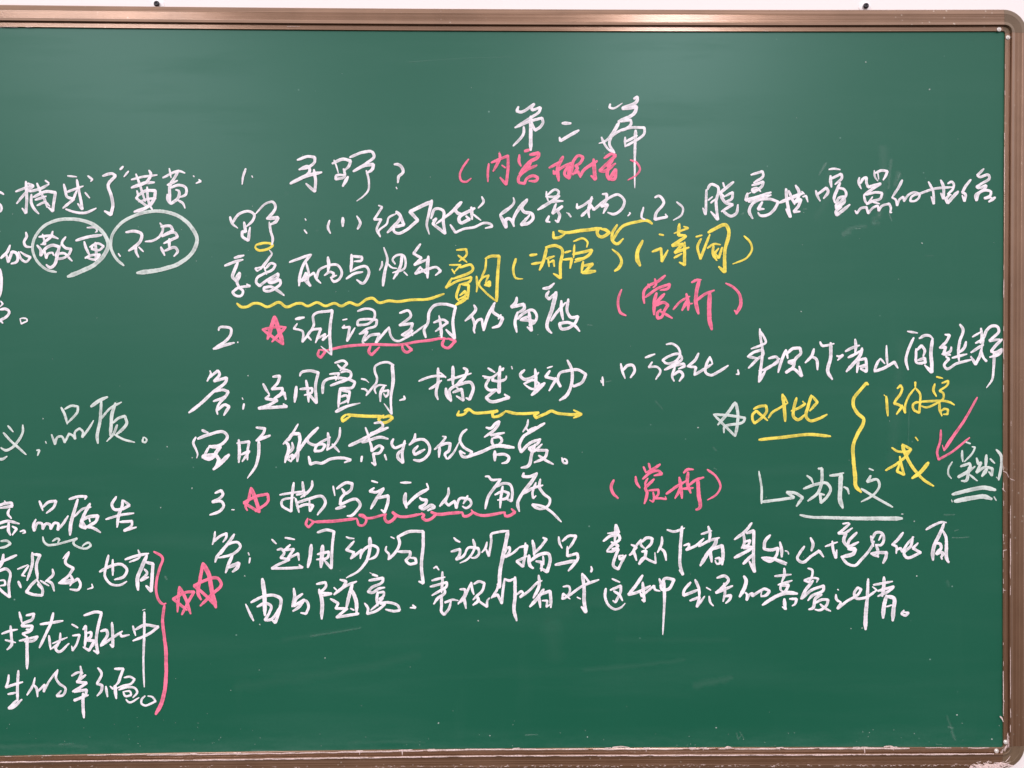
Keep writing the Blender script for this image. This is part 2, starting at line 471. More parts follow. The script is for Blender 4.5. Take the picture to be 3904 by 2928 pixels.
WRITING = '''
@1860 340
pc 第|35 20 33 25 36 26 53 17 50 22 51 24 60 21 59 25 50 32 31 44;31 44 50 36 62 33 63 38 60 43 54 47 52 43 50 37;49 31 49 50 49 70=3.8;41 43 41 50 29 65
pc 二|85 39 95 39=3.8;82 55 83 59 104 47=3,4
pc 篇|140 17 139 21 142 22 154 16=3,1.2;167 11 171 9 171 12 154 22 156 22 170 20 169 25 149 37=3.6;151 37 163 35 164 39 160 44 149 48;150 38 145 47 133 60 127 62=4,2;130 55 132 60 138 69 145 73=2.6;145 73 139 62 141 55 150 48 165 44 179 44 179 50 172 57 160 63=2.8;157 55 157 66=2.8;158 60 171 53;158 65 166 61;169 47 168 80 168 113=3.6,1.4
rb (|-22 80 -29 90 -32 98 -30 105 -25 106 -19 102=2.4
rc 内|1 85 0 95 0 106=2.6;4 84 23 76 23 90 21 109 14 101;13 73 14 78 11 85 6 94;16 87 20 90
rc 容|42 71 49 69=4;36 75 36 84 38 88;48 75 58 73 58 76 48 83 36 97=3.6;49 84 40 96=4.5;56 87 45 92 35 102 35 106 42 108 44 103 52 99 57 101 56 104 47 105
rc 概|70 90 85 82;86 77 80 90 81 105=4;75 93 76 97 80 93 95 84;95 84 88 98 93 102 96 92 98 82 104 76 109 78 106 84 100 88 103 90 97 98;94 88 92 100=4.5;97 97 103 94 106 101
rc 括|106 100 108 95 125 82=3,4;121 80 122 95 123 103 118 99=4;133 79 143 74 146 76 128 93 131 94 146 85=3.4;143 80 136 88=5;140 84 137 100 139 103 146 92 144 103 138 103=3.8
rb )|163 81 170 84 174 92 170 98 160 104=2.6,4,2
pc 的|29 124 30 127 14 144=2,4.5;14 144 21 158 21 149 24 148 27 150 30 157=3.6;29 156 29 150 36 136 45 126=2.5,4.5;45 127 39 137 41 140 51 143 52 147 47 153 38 155 48 144=3.4
pc 景|67 117 67 121 69 128=2.4;68 121 78 115 81 117 80 121 66 123=2.6;82 122 70 130 57 138=3.4;70 129 80 128 86 128;78 131 74 142 85 134 80 140 82 143 80 152 77 150;70 145 67 151 71 152=3.2
pk 、|90 141 91 142=2;92 142 95 146
pc 物|102 131 102 136 105 135 120 125=2.8;119 123 115 140 116 147;119 134 107 145 110 144;118 132 121 138 136 126 150 121 156 127 153 137 143 143 137 141=2.8;131 120 136 120 136 125 130 134 137 132 132 142=3.2
pk ，|162 141 163 142 160 145=2.4
pc （2）|178 135 177 148 180 149=2.6;191 124 195 122 201 128 192 143 191 149 205 146 203 143=3;216 129 223 136 222 143 212 150=2.4,3,1.8
@860 540
pc 1|23 31 20 40 19 49=2.8,2
pk .|30 39 31 41=2.4
pc 寻|82 21 95 17 102 18 102 23 97 28 84 32;84 32 95 29 96 31 74 48;74 48 90 40 110 35=3.6;101 32 103 45 102 57 92 48=3.2
pc 野|124 21 127 29 129 36=1.8;122 25 135 20 143 22 141 28 136 33=3.2;135 31 136 40 126 43 126 40 137 38=2.8;140 40 134 51=3.8;142 18 158 12 168 12 170 16 162 24 146 34=3;146 34 160 27 169 26 168 31 162 36=3.4;161 33 164 46 163 56 158 62 150 68=2.6,3,1.5
pk ？|193 26 197 26 202 30 203 35 198 40 197 47=3.2;195 52 196 54=2.6
pc 野|5 86 8 94 14 99=3.2,2;8 93 15 83 28 80 33 84 31 90 24 97=2.8;21 92 23 103 19 103 19 108 26 113 27 104 28 98=3.2;34 83 48 70 54 69 57 74 55 80 47 88=1.8,3.4;47 88 60 87 58 91 51 95=3.6;50 92 52 104 54 111 53 118=2.4,3.2
pk ：|91 88 92 90=2.6;90 101 93 105=2.6
pc （1）|119 90 117 98 120 105=2.6;134 87 134 97=3.8;150 85 154 93 151 100=2.2,3.6
pc 纯|175 73 179 75 170 89 178 89 173 101 177 109=2.6;177 108 175 104 185 93 186 88 196 82=2.2;195 80 200 85 193 96 185 104=3.6;200 84 203 93 204 95 192 98=3.4;192 97 193 103 198 105 205 102 220 90 211 80 236 68=3,2.6,4
yr o|35 118 44 116 52 117 54 119 50 122 44 124 37 124 34 121 35 118=2.6
@1540 640
pc 自|32 37 28 55 26 65 29 76=3.8,4,2;31 58 36 47 45 49 45 60 47 75 33 64 37 58 33 60=3;37 64 56 49 65 39=2,3.8
pc 然|66 39 58 48 62 52 69 53=3.6;81 46 63 60 64 62 75 59 71 55=3.6;77 45 78 59=3.6;79 53 88 60=2.4;89 33 91 38 85 46=2.6;53 65 59 74 68 70 80 68 93 63 100 65 101 67 93 69=2.6
yu o—o|171 73 171 80 176 80 184 76;177 72 184 74 200 72 226 69=3,4;224 69 221 73 222 77 226 79 231 77 235 74 231 71 225 70=3.4
pc 乐|19 87 11 98 20 103 12 111 28 104=2.8;28 101 27 114 27 126=3.6;19 113 13 121 27 116 38 114 42 118 36 123=2.8;19 114 25 121=2.6
yc 叠|60 94 71 93 72 98 63 107=2.4;62 100 72 108=2.6;52 111 65 111 57 120=2;55 116 58 121=2.6;64 114 78 112 79 115 65 124 55 127=2.8;55 126 48 137 60 130 77 125 76 129 65 133=2.6;64 133 61 150 63 152=3;65 133 74 134 73 150=2.8;64 146 70 141 71 145 63 150=2.6;72 149 59 157=3.8
yc 词|83 124 84 134 83 142=2.6;94 104 93 115 88 127=2.4;93 104 100 101 109 101 107 125 106 153=2.8,3.8;106 153 92 141 86 133 91 125 97 123 93 132=2.2;93 134 98 130 98 135 92 134=3
yb （|128 104 125 116 128 126 136 127=3.4,1.6
yc 词|144 100 152 99=3.6;146 110 158 108=3;162 91 174 89 180 92 179 110 179 126 171 121=3.2;163 92 160 105 155 117=3.4;163 104 172 101;165 105 166 113=2.6;167 108 171 106 172 113=2.6
yc 语|184 97 191 95;182 105 192 104 190 115=2.8;194 84 206 81 210 85 209 91=2.2;195 88 194 103=2.4;193 99 215 94 213 98 195 108=3;196 105 205 103;205 107 203 120=3;205 112 216 110 206 119=3;204 120 219 118=4.5
@2240 640
ya 箭|74 64 70 61 55 62 40 67 33 75 29 83=3;34 65 28 76 29 84 33 87 41 81=3,4,3
yb ）|28 93 36 100 39 107 36 114 31 118=2,3.2,4
yb （|63 83 57 97 57 105 60 112=3,5.2
yc 诗|82 76 87 77=3.2;74 96 84 92 85 107 92 94=2.8;105 64 104 77 112 77=3.6;110 67 115 69 99 75=2.4;113 78 97 89 109 87 100 97 116 91=3.2;99 103 108 98=2.8;111 85 111 111 105 108=3.2
yc 词|124 79 131 77=2.6;130 81 126 89 129 104 140 76=2.8;138 74 145 70 159 66 161 70 157 95 157 119 150 113=3.6;137 92 145 87 152 88=2.4;144 88 144 100 148 106=3;154 91 150 103 145 98 150 92=2.8
yb ）|179 78 186 85 188 93 183 102 166 110=2.4,3.2,1.8
pc 脱|136 25 135 53 132 46=2.8;137 25 141 19 148 21 147 40 149 59 141 50=3;138 37 143 33=2.6;141 40 146 36;155 17 157 23;167 16 151 29 157 33=3.4;158 32 166 28 165 35 157 39=2.8;151 28 158 40 166 42 153 50=3.2;154 49 165 55 170 52 172 42=3
pc 离|187 8 200 4 201 8 190 17=2.8;188 20 201 16 200 20 190 28 188 25 193 23 198 27=3;183 29 181 37 195 33 210 28=3.4;187 28 183 30=2;190 40 186 45 185 50 189 58=3.2;187 42 195 37 210 36 218 39 214 47 205 54 197 54 195 51=3;184 39 210 31=3;200 39 195 47 202 47=3.4
@2960 560
pc 世|3 64 20 57 31 53=3,4;11 48 12 60 14 72 16 80 11 71=3.4;14 50 18 60 21 66=3;22 44 26 52 24 60 20 64 28 60 25 68 20 74 27 74=3.2;29 51 32 54;30 57 34 56 36 63=2.4
pc 喧|45 50 47 56 50 62=2.8;46 55 57 47 59 50 54 59=3;60 26 65 25 73 26=2.4;62 33 62 40 63 46=3.4;61 37 74 31 75 34 67 43=2.8;73 41 69 50 66 60 67 64=3.4;70 47 78 49 80 54 75 61 68 68 72 58 77 57 78 62 68 70 74 68 68 75 69 78 84 66=2.8,3.4
pc 嚣|95 35 94 40 96 46 97 48=2.6;96 42 100 36 103 35 103 41 105 46 119 42 110 48 100 55=3;112 27 113 35 116 39=2.2;113 30 120 27 127 28 125 33 122 38=2.8;116 30 117 37=2;100 55 103 64 105 65 110 57=2.6;101 55 115 52 121 53 119 59 110 62 103 66=2.8;110 63 118 65=2.4;90 73 92 76 97 70 103 69 105 76 110 70 116 67 117 73 120 68 129 65 131 70 130 75 132 75=2.6
pc 的|144 38 140 46 132 58=3,2.6;132 58 136 60 138 67 141 60 145 57 146 62 151 55 158 52 164 54 163 58 158 62 153 62 154 58 165 53 180 48 202 46=2.4,2.4,2.6
pc 世|174 40 179 50 180 65 177 57=2.6;188 38 191 45 191 59 188 53=3.2
pc 俗|196 42 201 40 203 43 202 48 196 54 200 55=2.6;208 51 203 56 196 64 194 60 198 55=3.6
@3240 600 3.662
pc 信|169 31 161 41 157 49 161 51 160 61 157 53=3.6;187 16 178 25 180 27 194 25 195 28 185 36 177 41 178 42 190 39 190 41 184 47 175 54 177 60 180 50 192 46 197 48 196 53 188 57 198 56=3.4;203 56 194 62=4.6
@2240 940
rb （|39 49 35 60 35 68 38 76 44 79=2.2,3.2
rc 赏|69 43 71 47;77 37 78 44 75 47;89 33 80 40 70 45 65 50 64 58 65 65=3;66 58 80 48 94 43 93 47 83 50=2.8;79 53 77 60 76 70 76 78=3.6;88 54 80 63 76 70=3.6;77 68 88 64 92 67 88 73 84 81 80 82 80 76 84 72=3.2;83 74 97 82=3
rc 析|98 72 106 63 117 57=2.4;113 54 115 62 115 73=3.4;115 60 108 73=3.4;114 66 120 65=2.6;119 41 126 38 130 38=3;128 38 125 50 124 65 127 77=4;124 62 135 54 145 50=3;140 53 139 70 140 86 142 95=4.4
rb ）|158 42 166 46 174 55 175 67 170 77=2.2,4;168 73 171 77
pk ，|17 149 18 159=2.6;15 153 16 156=1.8
pc 口|38 134 40 143 43 151=2.6;40 142 46 136 52 136 54 141 49 150=3
pc 语|66 127 77 123=2.6;74 132 70 138 80 138 83 141 78 152=2.4;90 112 96 111 103 115 106 123 102 130 89 133 86 130 92 126 106 124 108 128 100 134 88 141=2.4,2.8;88 141 100 136 110 134 111 137 104 140;100 138 97 150 99 154=2.8;98 147 106 143 109 146 105 154=3
pc 化|127 122 123 130 114 137=3;114 137 124 138 122 147=2.8;122 147 132 141 143 134=3;140 126 136 135 135 144 140 147 150 143 161 136=3,2.8;140 126 143 134=2.4
pk ，|172 141 173 146 170 146=2.4
pc 表|197 94 198 105 200 118 198 140 196 155=2.6,3.4;198 97 203 106 204 109 198 113 187 117=2.6;183 126 190 121 200 118 201 123 195 128 184 139=3;183 126 195 128;196 155 204 141=3.2;196 142 205 140 220 128=2.6
@800 920
pc 享|28 19 39 16=3.2;17 28 30 23 38 21=3;32 24 28 34 26 40 30 46=3.6;30 46 31 40 34 36 34 40 31 46 34 53 38 57 36 62 28 61 26 58 31 54 46 51 42 49=2.8
pc 受|68 10 71 14 68 19 58 32=1.6,3.6;58 32 54 34 52 31 62 29 65 38=2;64 31 71 25 75 27 73 31 60 38 54 42 53 47 57 51 66 44 78 37 78 40 67 46 68 47 80 44 81 48 76 53 66 57 62 56 62 53 70 52 77 56 85 62=2.8,3
pc 自|91 24 115 15=2.6,3;116 15 108 25 103 40 102 51=3,3.2;110 24 113 37 112 45 115 51 107 44=2.6;105 46 110 36 112 41 105 46=2.6;104 44 116 38 119 36 122 43 127 48=2.6
pc 由|122 43 125 33 132 29 147 28 151 36 147 44 142 46 138 41=2.6,2.8;135 18 136 25 135 35=3.6;131 39 138 35 142 37 140 41 145 39=2.6
pc 与|162 15 162 25 161 35=3.2;162 17 174 18 174 21 165 23=2.8;162 34 170 30 179 29 182 34 180 42 175 48 168 44=2.8,3;156 43 165 37 175 35=2.8
pc 快|199 7 203 20 200 35 198 51=2,3.8;197 23 197 27 194 33=2.4;203 25 208 30 214 31=2;212 26 209 21 212 17 221 16 224 25 223 30 209 36=2.4;220 15 218 28 210 43=3.2;222 35 226 39=2.4
yw ~|31 71 36 75 42 75 50 71 56 71 65 75 80 70 87 75 100 71 105 71 111 74 123 70 132 74 143 71 150 74 160 70 169 73 180 66 186 65 193 70 205 68 214 69 230 67 250 66 268 60=2.8
pc 2|10 102 11 99 18 98 24 100 24 106 18 114 4 123=2.6,3;4 123 20 118 28 116=3.2;32 115 32 116=3.4
rs ☆|74 86 66 112=4.4;74 86 84 118=4.4;84 118 60 101=3;60 101 75 98 87 98=3,2.6;87 98 71 115=3.4
pc 词|98 89 108 87=3.6;100 94 96 100 106 103 106 115 113 106 119 95 118 86 140 79 137 105 139 130=2.2,3,3.4;139 130 127 120=1.6;116 113 112 107 116 102 127 100 121 116=2.4,2.8;122 112 132 106 129 113 136 107=2.4
pc 语|152 90 157 89=2.6;154 96 152 99 160 98 157 114 166 99=2.6;169 80 178 77 188 80 188 88 182 94 169 96 169 92 180 89 191 90 190 96 180 100 171 106=2.6;171 106 180 103 176 117 178 118=2.8;177 114 183 108 194 106 190 116 205 98=2.8;205 98 207 108 211 113 217 114 221 112 235 104 247 95=2.6,2
rc o-o|125 124 124 131 127 133 133 125 126 124=2.8;133 125 150 121 185 118 220 118 236 115 253 113 268 111 272 112=2.8;184 119 182 127 185 130 194 121=3;220 118 221 124 225 127 231 124 224 118=2.8;268 112 266 119 271 122 281 114 272 111=3
@1500 1040
pc 运|7 46 18 44 20 49 14 55 7 60 22 58 20 64 9 71=2.8;9 71 12 72 22 66 20 67 22 72=2.4
pc 用|37 74 35 65 39 58 41 45 46 38 60 36 71 39 68 55 70 75 60 65=3,2.8,3.2;52 49 54 60 55 74=2,4;46 57 58 54 62 57 55 62 48 67=2.8
pc 的|92 37 94 41 89 49 82 55=3,3.4;90 50 93 60 92 66 93 69=3;92 62 97 54 101 53 103 66=2.8;103 66 107 52 116 34=3.6;115 35 114 45 118 48 125 52 121 60 113 63=3.4;123 48 120 53=3
pc 角|141 28 140 34 135 39 149 36 150 40 142 46=3.4;142 45 139 57 141 68=3.2;142 53 148 47 160 43 164 50 161 57 155 60=3;146 53 157 49;145 54 163 55;155 45 158 66 153 62=3.4
pc 度|171 18 178 17 184 12=3.4;178 21 175 27 178 30 187 22=3.2;186 22 182 40 177 65 181 69=4.6,3.4;180 55 187 45 197 34=3;192 32 192 43 194 54=3.4;200 30 199 45 203 51 211 50 208 57 198 64 192 64 190 58 200 57 207 60 213 67=3.2
pc 描|29 124 36 121 48 118 60 119=2.6;51 109 51 125 49 140 51 145=3.2;53 114 60 120=2.4;41 133 48 129 55 123=3;68 107 68 128=3.6;62 123 75 119 89 115=2.6;80 109 84 111 82 118 72 128=3.4;60 132 61 140 66 147=3.6;66 146 64 135 78 127 89 126 91 130 87 145 83 143=3.4;68 137 78 133 80 146 72 141=3;72 131 80 137=2.2
pc 述|108 109 116 114=2.8;102 118 110 120 126 109 125 112=2.4;122 107 121 120 121 137 117 133=3.6;115 118 113 123 120 124 129 120 129 118 =3;104 120 110 120 106 131 109 134 117 134 106 143 109 146 132 143 127 139=2.8,3.6
pk '|135 107 136 110=2.4
pc 生|150 111 145 117 148 121 163 117 166 114=3.2;162 110 163 120 162 131=3.2;149 127 161 123 167 127 160 133 150 128=2.4;173 126 158 140=4,4.6
pc 动|176 109 182 107=2.4;179 112 174 119 186 122 181 130 178 135=3;185 120 191 130 188 123 190 115 199 112 211 111 220 116 216 125 206 130 204 127=2.8,3.2;199 100 204 111 204 125 198 140 190 146=3,3.6
pk ，|12 141 13 144 7 146=2.6
yu ∞|75 158 73 163 80 162 86 157=2.6;81 158 85 156 92 160 105 160 119 158 113 160 114 165 120 164 129 158=3;128 158 140 161 152 161 166 160 161 163 163 166 172 162 180 159=3;175 160 181 158 186 160 200 162 215 162 206 157=3;215 162 206 166=3
@680 1320
pc 答|36 28 37 30 33 40=2.2,2.8;34 37 45 28 47 31 41 40 55 36 55 38 40 52 24 67 12 76=2.8,3.4;40 52 52 50 57 52 55 56 40 63=3;40 63 54 58 46 67 44 74 45 78=2.8;45 73 54 67 58 69 52 79=3.2
pc ：|73 59 74 61=2;75 66 74 72=3.2
pc 运|97 43 100 49 104 55=3;108 35 116 34 114 41 107 49 119 48 119 51 110 60 121 53 123 61=3;104 56 100 60 113 62 104 67 92 71 108 70 124 69 120 66=3.2
pc 用|139 34 140 31 150 28 160 30 157 45 158 65 147 52=3;135 46 134 55 133 64=3.6;146 39 148 50 149 64=3;139 49 153 48 153 52 144 56=2.8
pc 叠|179 19 190 17 193 20 185 28=2.8;182 21 186 25 194 27=2.4;173 32 184 31 180 39=2.4;179 34 183 38=2.2;186 30 192 28 197 30 197 35 188 39=3;165 54 166 42 195 38 202 41 200 46 185 48=3;174 45 185 41 195 38=3;185 48 184 58 183 70=3;185 50 196 52 194 65=3;185 58 193 57 194 60 185 66=2.6;180 75 192 69 208 65=4,1.6
yu o-o|192 78 187 83 188 86 197 80=2.8;193 78 200 79 215 80 235 80=3.2;235 79 229 83 231 87 238 87 245 82 242 80 234 82=3
pc 空|27 96 34 99=3.6;20 104 17 110 20 118 22 124 21 128=3,1.8;22 106 35 101 53 99 56 103 52 110 45 114 35 114=3.2;35 115 28 128=2.8;36 115 48 115 34 129 28 126 44 126 46 129 43 138=4;58 124 50 132 40 141=4.6
pc 旷|69 107 70 120 69 133=3.4;67 111 81 109 79 122 79 130=2.8;72 124 81 120 73 132=2.8;89 93 99 94 98 98 89 108=2.8;89 108 105 102=3.6;92 109 92 122 89 136 79 151=4,2
pc 自|137 89 129 102 120 112=2.2,3;122 109 125 112 122 133=3.4;124 124 131 116 130 110=3.2;126 108 130 101 138 100 139 105 137 118 136 132=3.4;129 132 124 128 131 124 129 132=2.6;130 130 140 116 148 105 160 93=3,4
pc 然|148 104 148 109 155 113 165 112 168 113 164 119 156 120 157 116 174 104=2.8;171 99 172 108 170 119=3.2;185 93 184 103 178 113 170 119=2.4;176 112 184 121=3;149 126 151 135 157 133 163 134 174 129 190 128 197 130 190 133=3
pc 景|214 93 217 101 219 111=2.4;195 114 210 107 225 99 240 93=3.6;210 126 209 132=3.6
@1400 1500
pc 景|8 34 17 34 18 37 14 41 4 46 14 43=2.8;-6 56 4 53 15 50 24 52=3.2;3 55 5 62 5 66 15 60 18 62 14 68 7 69 9 82 5 79=3;20 70 22 76=3
pc 物|30 52 28 57 31 62 38 60 44 57=3;43 54 40 70 41 79 35 73 35 70 42 63=3.2;55 46 54 52 48 59=3;48 59 55 54 65 53 71 60 71 67 66 74 60 77 53 76=2.8,3.2;58 60 53 67 55 70 66 64=3.2
pc 的|86 49 90 50 84 58 77 64=2.2,3;83 61 82 73=3.4;84 60 90 57 95 57 93 66 89 69 91 75=3;92 75 97 70 106 54=3,1.2;114 41 109 45 106 53 110 61 120 67 116 72 109 72 106 66 112 69=3,2.8
pc 喜|136 39 141 40 147 34 151 32 150 35 145 42 134 50=3;141 48 157 45=3;143 51 143 57 146 60 149 59=2.8;144 51 152 50 154 53 149 60=2.8;114 73 130 67 148 60 168 62=3,4.2;146 66 146 77=4;148 70 158 70 162 73 160 78 154 80=3.2
pc 爱|184 30 183 36 178 44=2.4;182 40 186 46=2.4;185 42 193 38=2.6;203 34 190 42 178 50 174 60 176 67 186 57 198 52=3.2;198 52 196 56 185 63 188 66 200 58=3;192 58 188 70 184 83 176 85=3.4;192 65 206 65 204 72 191 79=3;196 71 205 77 213 81=2.8
pk 。|222.6 73.5 225 79.5 228.6 79.8 227.8 76 225 74.6 224 77=2.2
pc 方|5 100 12 102=2.6;8 108 3 112 10 113 19 108=2.8;19 109 11 120 4 132=3.6;10 120 24 117 24 122 20 136 16 133=3.2
pc 法|38 102 50 102=2.2,3;44 114 43 122 45 131=4.2;45 128 55 118 70 109=3,4.4;68 103 70 108=3;60 119 62 121 68 122 67 126 60 130 63 132 75 128 77 130 69 134=3.2
pc 的|93 108 93 114 83 129=2.8,3.6;92 117 90 125 93 128 100 123 102 131 103 126 106 120 112 120 118 122 119 126 112 131 109 129=2.8;115 117 110 126=3
pc 角|135 95 139 95 141 98 153 98=2.6;153 98 146 107 138 119 135 132=3.2;148 107 155 103 163 104 166 113 165 123 158 120=2.8;155 106 153 118 152 131=3;146 116 155 112 162 114 160 119 149 122=2.8
pc 度|179 91 178 95 186 95 194 91=3.2;194 91 188 101 177 115 172 126 174 135=4,3;178 115 190 108 201 105=3;193 102 189 115 190 120 193 117=2.6;198 98 197 107 202 115 209 121 208 127 199 132 192 130 189 127 200 129 210 135 222 147=3,2.6
ro o-o-o|-68 143 -70 150 -67 153 -61 147 -66 144=2.8;-60 147 -38 146 -12 143=3.2;-12 143 -11 146 -10 150 -5 151 -1 145 -5 139 -9 139 -3 142 22 138=2.6;21 138 20 143 23 147 30 144 33 140 29 136 35 140 62 138=3;62 137 65 139 63 142 67 145 72 144 79 138 73 135=3;73 136 80 138 95 137 109 136=3.2;109 136 110 140 115 140 121 136 119 133=2.8;120 135 125 138 158 136=3;157 136 158 140 162 140 169 136 165 132=3
@2260 1220
ws ☆|163 94 153 108 143 120=3.4,3;164 95 166 110 163 133=3.2;163 133 138 108=2.6;138 108 155 109 174 112 173 115 150 124 150 129=2.8
@2820 1180
pc 现|33 56 43 55 44 58 33 66 25 70=2.8;53 46 48 58 44 72=3.2;53 46 55 56=3.2;55 50 60 45 69 44 70 50 65 55 60 62 56 60 63 58 61 66 53 72 60 68 71 76 68 65=3.2
pc 作|85 45 83 52 75 61=3;82 54 87 56 89 69=3;92 37 94 41 100 41 108 39=2.8;104 38 104 55 101 72 106 80=3.6
pc 、|111 53 114 54 118 52 112 58=2.8
pc 者|132 34 133 42 132 50=3.2;121 48 128 44 137 41=3;124 55 132 51 141 46=3;140 44 138 52 130 62 122 71=3.6;136 57 134 72=3.2;136 58 144 56 145 63 137 65=3;138 67 145 64 145 71 138 68=3
pc 山|154 70 158 60 161 56=3;161 56 166 62=2.4;168 41 168 50 169 63=2,3;154 71 165 67 177 60 181 67=3.2
yc 对|16 114 22 111 30 110 31 115 24 125 17 130 15 127 15 120 19 116 32 127=2.8;33 124 37 118 45 113 55 107=2.4;49 97 51 112 52 128=3.6;50 98 55 107=2.4
yc 比|65 101 62 113 62 123 66 126 75 120=3.2;59 116 67 113 75 108 72 105=2.6;82 98 78 112 76 123 80 127 90 125 100 120=3.4,3;83 99 89 106 80 116=3
yu —|22 149 50 146 80 143 104 145=3.2
yr }|147 86 145 84 138 92 130 103 130 110 135 119 142 126 141 131 135 142 130 155 130 170 132 190 133 202 139 209=3.2,4.2
@3200 1180 3.3515
pc 间|87 28 100 30=2.6;95 36 88 52 85 65 88 77=3.4;102 37 110 33 116 34 120 38=3.2;119 38 117 55 118 70 118 80 109 71=4;98 50 98 60 98 67 106 70=3;99 52 105 46 109 52 107 60=3.4;100 65 109 62 110 68 102 68=3.4
pc 趣|135 32 141 33 136 42 128 49=3,3.8;128 49 136 48 133 57 142 58=3.6;143 48 142 53 131 57=3.4;136 60 140 63 134 72 136 75 150 69 169 64=3.2,3;154 19 158 25 154 40 152 55 153 66=3.4;162 41 160 48 152 56=3.6;144 62 155 59 163 57=3
pc 群|170 35 182 28=2.8;181 24 182 35 180 43=3.4;174 43 184 38 182 50=3;184 45 176 50 168 55=3.4;182 50 180 58 174 70 168 60=3.6;181 52 185 63 188 66 182 60=3;184 38 188 27 195 21 202 22 204 27 196 36 192 40 205 38=3.4;208 38 200 46 194 53 198 55 208 51 205 56 192 61=3.6;198 54 197 75 195 90 188 100=3.8,2
yc 游|57 109 60 112=2;60 111 61 124 62 136=3.2;74 101 78 97 80 100 78 108 72 116 70 120 74 121 80 124 73 134=3,3.2;80 122 84 132 84 124 88 112 97 100=2.8,2.4;97 93 97 99=4.5,3;97 100 103 108 103 120 102 132 95 128 94 122 97 119 105 119=2.8
yc 客|124 86 132 88=2.8;122 95 120 103 124 111=3;131 94 139 91 139 94 128 104 133 107 133 113 122 121 110 125 104 123=2.6;103 118 120 117 135 117 142 119 147 122=2.8;128 119 128 127 131 136=3;130 130 134 127 139 128 138 134 133 134=2.8
@1260 1280 5.53
pc 词|65 91 74 93 81 99=5,2;65 112 73 113 78 119 75 126=4;75 126 88 110 97 98 98 88 94 78 94 65 105 58 120 56 134 62=4.5;130 60 132 95 127 135 129 165 113 143=7.6,6,3;96 122 93 112 100 105 118 105=4;114 105 106 120 105 139=7,5;104 118 122 115 121 124 117 129 112 122=4.5
@2260 1700
rb （|24 39 21 47 23 54 29 60=3.2
rc 赏|58 24 61 31=3;64 20 66 28=3;77 21 70 26 62 30=3.2;57 38 67 30 76 29 79 32 70 34=2.8;49 35 50 42 54 48=3;63 37 60 43 60 48=2.4;70 38 65 43 60 49 62 53 61 60 59 66=3.2;64 51 75 50 75 55 71 60 78 60 84 61 83 58=2.4;69 53 70 60 69 64 65 62=2.4
rc 析|84 55 95 47 107 40=3;99 36 101 50 102 60=3.4;101 45 97 55 94 60=3.2;104 31 108 27 115 27=3;109 30 108 42 112 54=3.4;103 49 115 48;110 45 118 39 127 36=3;120 38 121 55 121 72 118 73=4
rb ）|131 27 141 35 146 47 142 55 131 62=2.6,3.6,2
@2860 1560
wa ↳|10 71 13 90 13 108=2,3;13 106 30 104 50 101 42 95 52 96 60 101 53 111=3
wc 为|65 76 70 80 72 85=2.6;78 68 82 68 82 82 78 95 66 105=3.2;61 91 75 86 88 85 92 91 88 100 81 107 80 97 85 98=3
wc 下|91 76 100 75 107 73=3;104 74 103 90 103 105 106 113=4.6;107 89 111 91 113 97=2.8
wc 文|136 68 141 70=2.6;138 76 134 83 146 81 148 86 142 97 127 106=3.2,2.2;127 91 140 99 163 112=3,2.6
wu —|57 121 66 123 90 124 130 125 174 125=2.6,4.6;173 120 175 120=2
yc 我|162 44 168 48 176 49 184 47=2.4;155 70 170 61 178 54 184 46 174 40=2.8;174 41 176 48 183 62 190 72 200 82 210 88=4,2.6;171 54 174 68 176 75 168 71 171 62=2.8;204 61 195 72 185 79=4;189 32 192 36=2.6
@3480 1480 3.4553
ra ↙|85 12 68 42 50 68 41 82=2.6,4.4;41 82 39 75=2;37 55 36 70 32 85 34 94 50 85 75 65=2.8
wb （|52 97 47 106 47 114 51 119=2.4
wc 突|70 71 76 73=3.2;65 82 65 90 66 97=3;78 77 82 78 80 83 68 97=2.4;63 103 75 99 76 103 60 117 70 112 82 103=3.4;74 104 73 113 70 122 64 122=3.8;75 114 85 122=2.8
wc 出|84 92 86 100 90 98 84 111 96 104 105 106 104 115 100 110=3.2;97 88 96 104=4;98 106 91 116=4.6;102 93 108 99=3
wb ）|110 81 116 88 117 100 115 112 113 121=3.6;110 117 112 119=2
wu =|52 140 75 134 95 131 109 134=4,5.4;55 149 75 145 95 143 104 146=5.4;51 147 52 150=2;107 143 110 148=2.4
@740 1800
pc 3|24 24 31 21 33 25 29 30 21 34 32 34 34 38 30 44 18 49=3;43 43 46 43=2.6
rs ☆|65 18 62 32 59 40 61 44=3;65 18 70 30 75 46=4;75 46 57 35 70 28 84 25 85 31 70 45=3
pc 描|98 26 110 24 125 22=2.4;114 12 112 28 111 45 100 37 100 34 115 29=3.2,2.4;124 11 126 28=3;135 10 135 16 130 23 122 29=3;117 26 128 23;116 30 118 38 120 46=2.8;118 35 130 31 148 29 150 33 141 49=3;119 40 128 37 136 38 133 45;132 32 132 45=2.4
pc 写|159 16 161 27=2.2;163 19 175 12 181 13 180 19 170 27=3;169 19 172 24 168 30 167 37 187 32 190 37 186 44 179 50 175 50=3;162 42 173 39=3.4
pc 答|24 68 23 76 21 83=2.4;22 80 30 73 37 70 37 74 33 80=2.8;46 71 40 80 30 92 26 97 24 103=3.2;30 94 40 82 51 81 53 84 47 92 28 98=2.8;44 95 40 104 36 115=3.4;39 109 51 104 50 108 44 114=3.8
pc ：|62 92 63 95=2.6;64 98 63 104=2.6
pc 运|89 77 94 82=2.8;104 75 115 77=2.6;110 83 104 89 114 88 107 99 119 93 120 101=2.8;95 89 100 88 103 92 99 98 109 100 98 105 89 110 105 110 124 109 120 106=2.8
pc 用|134 83 133 95 130 109=4;141 69 152 66 160 68 158 85 157 110 148 100=3;147 84 146 98 145 109=4.4;141 94 154 91 153 97 140 100=2.8
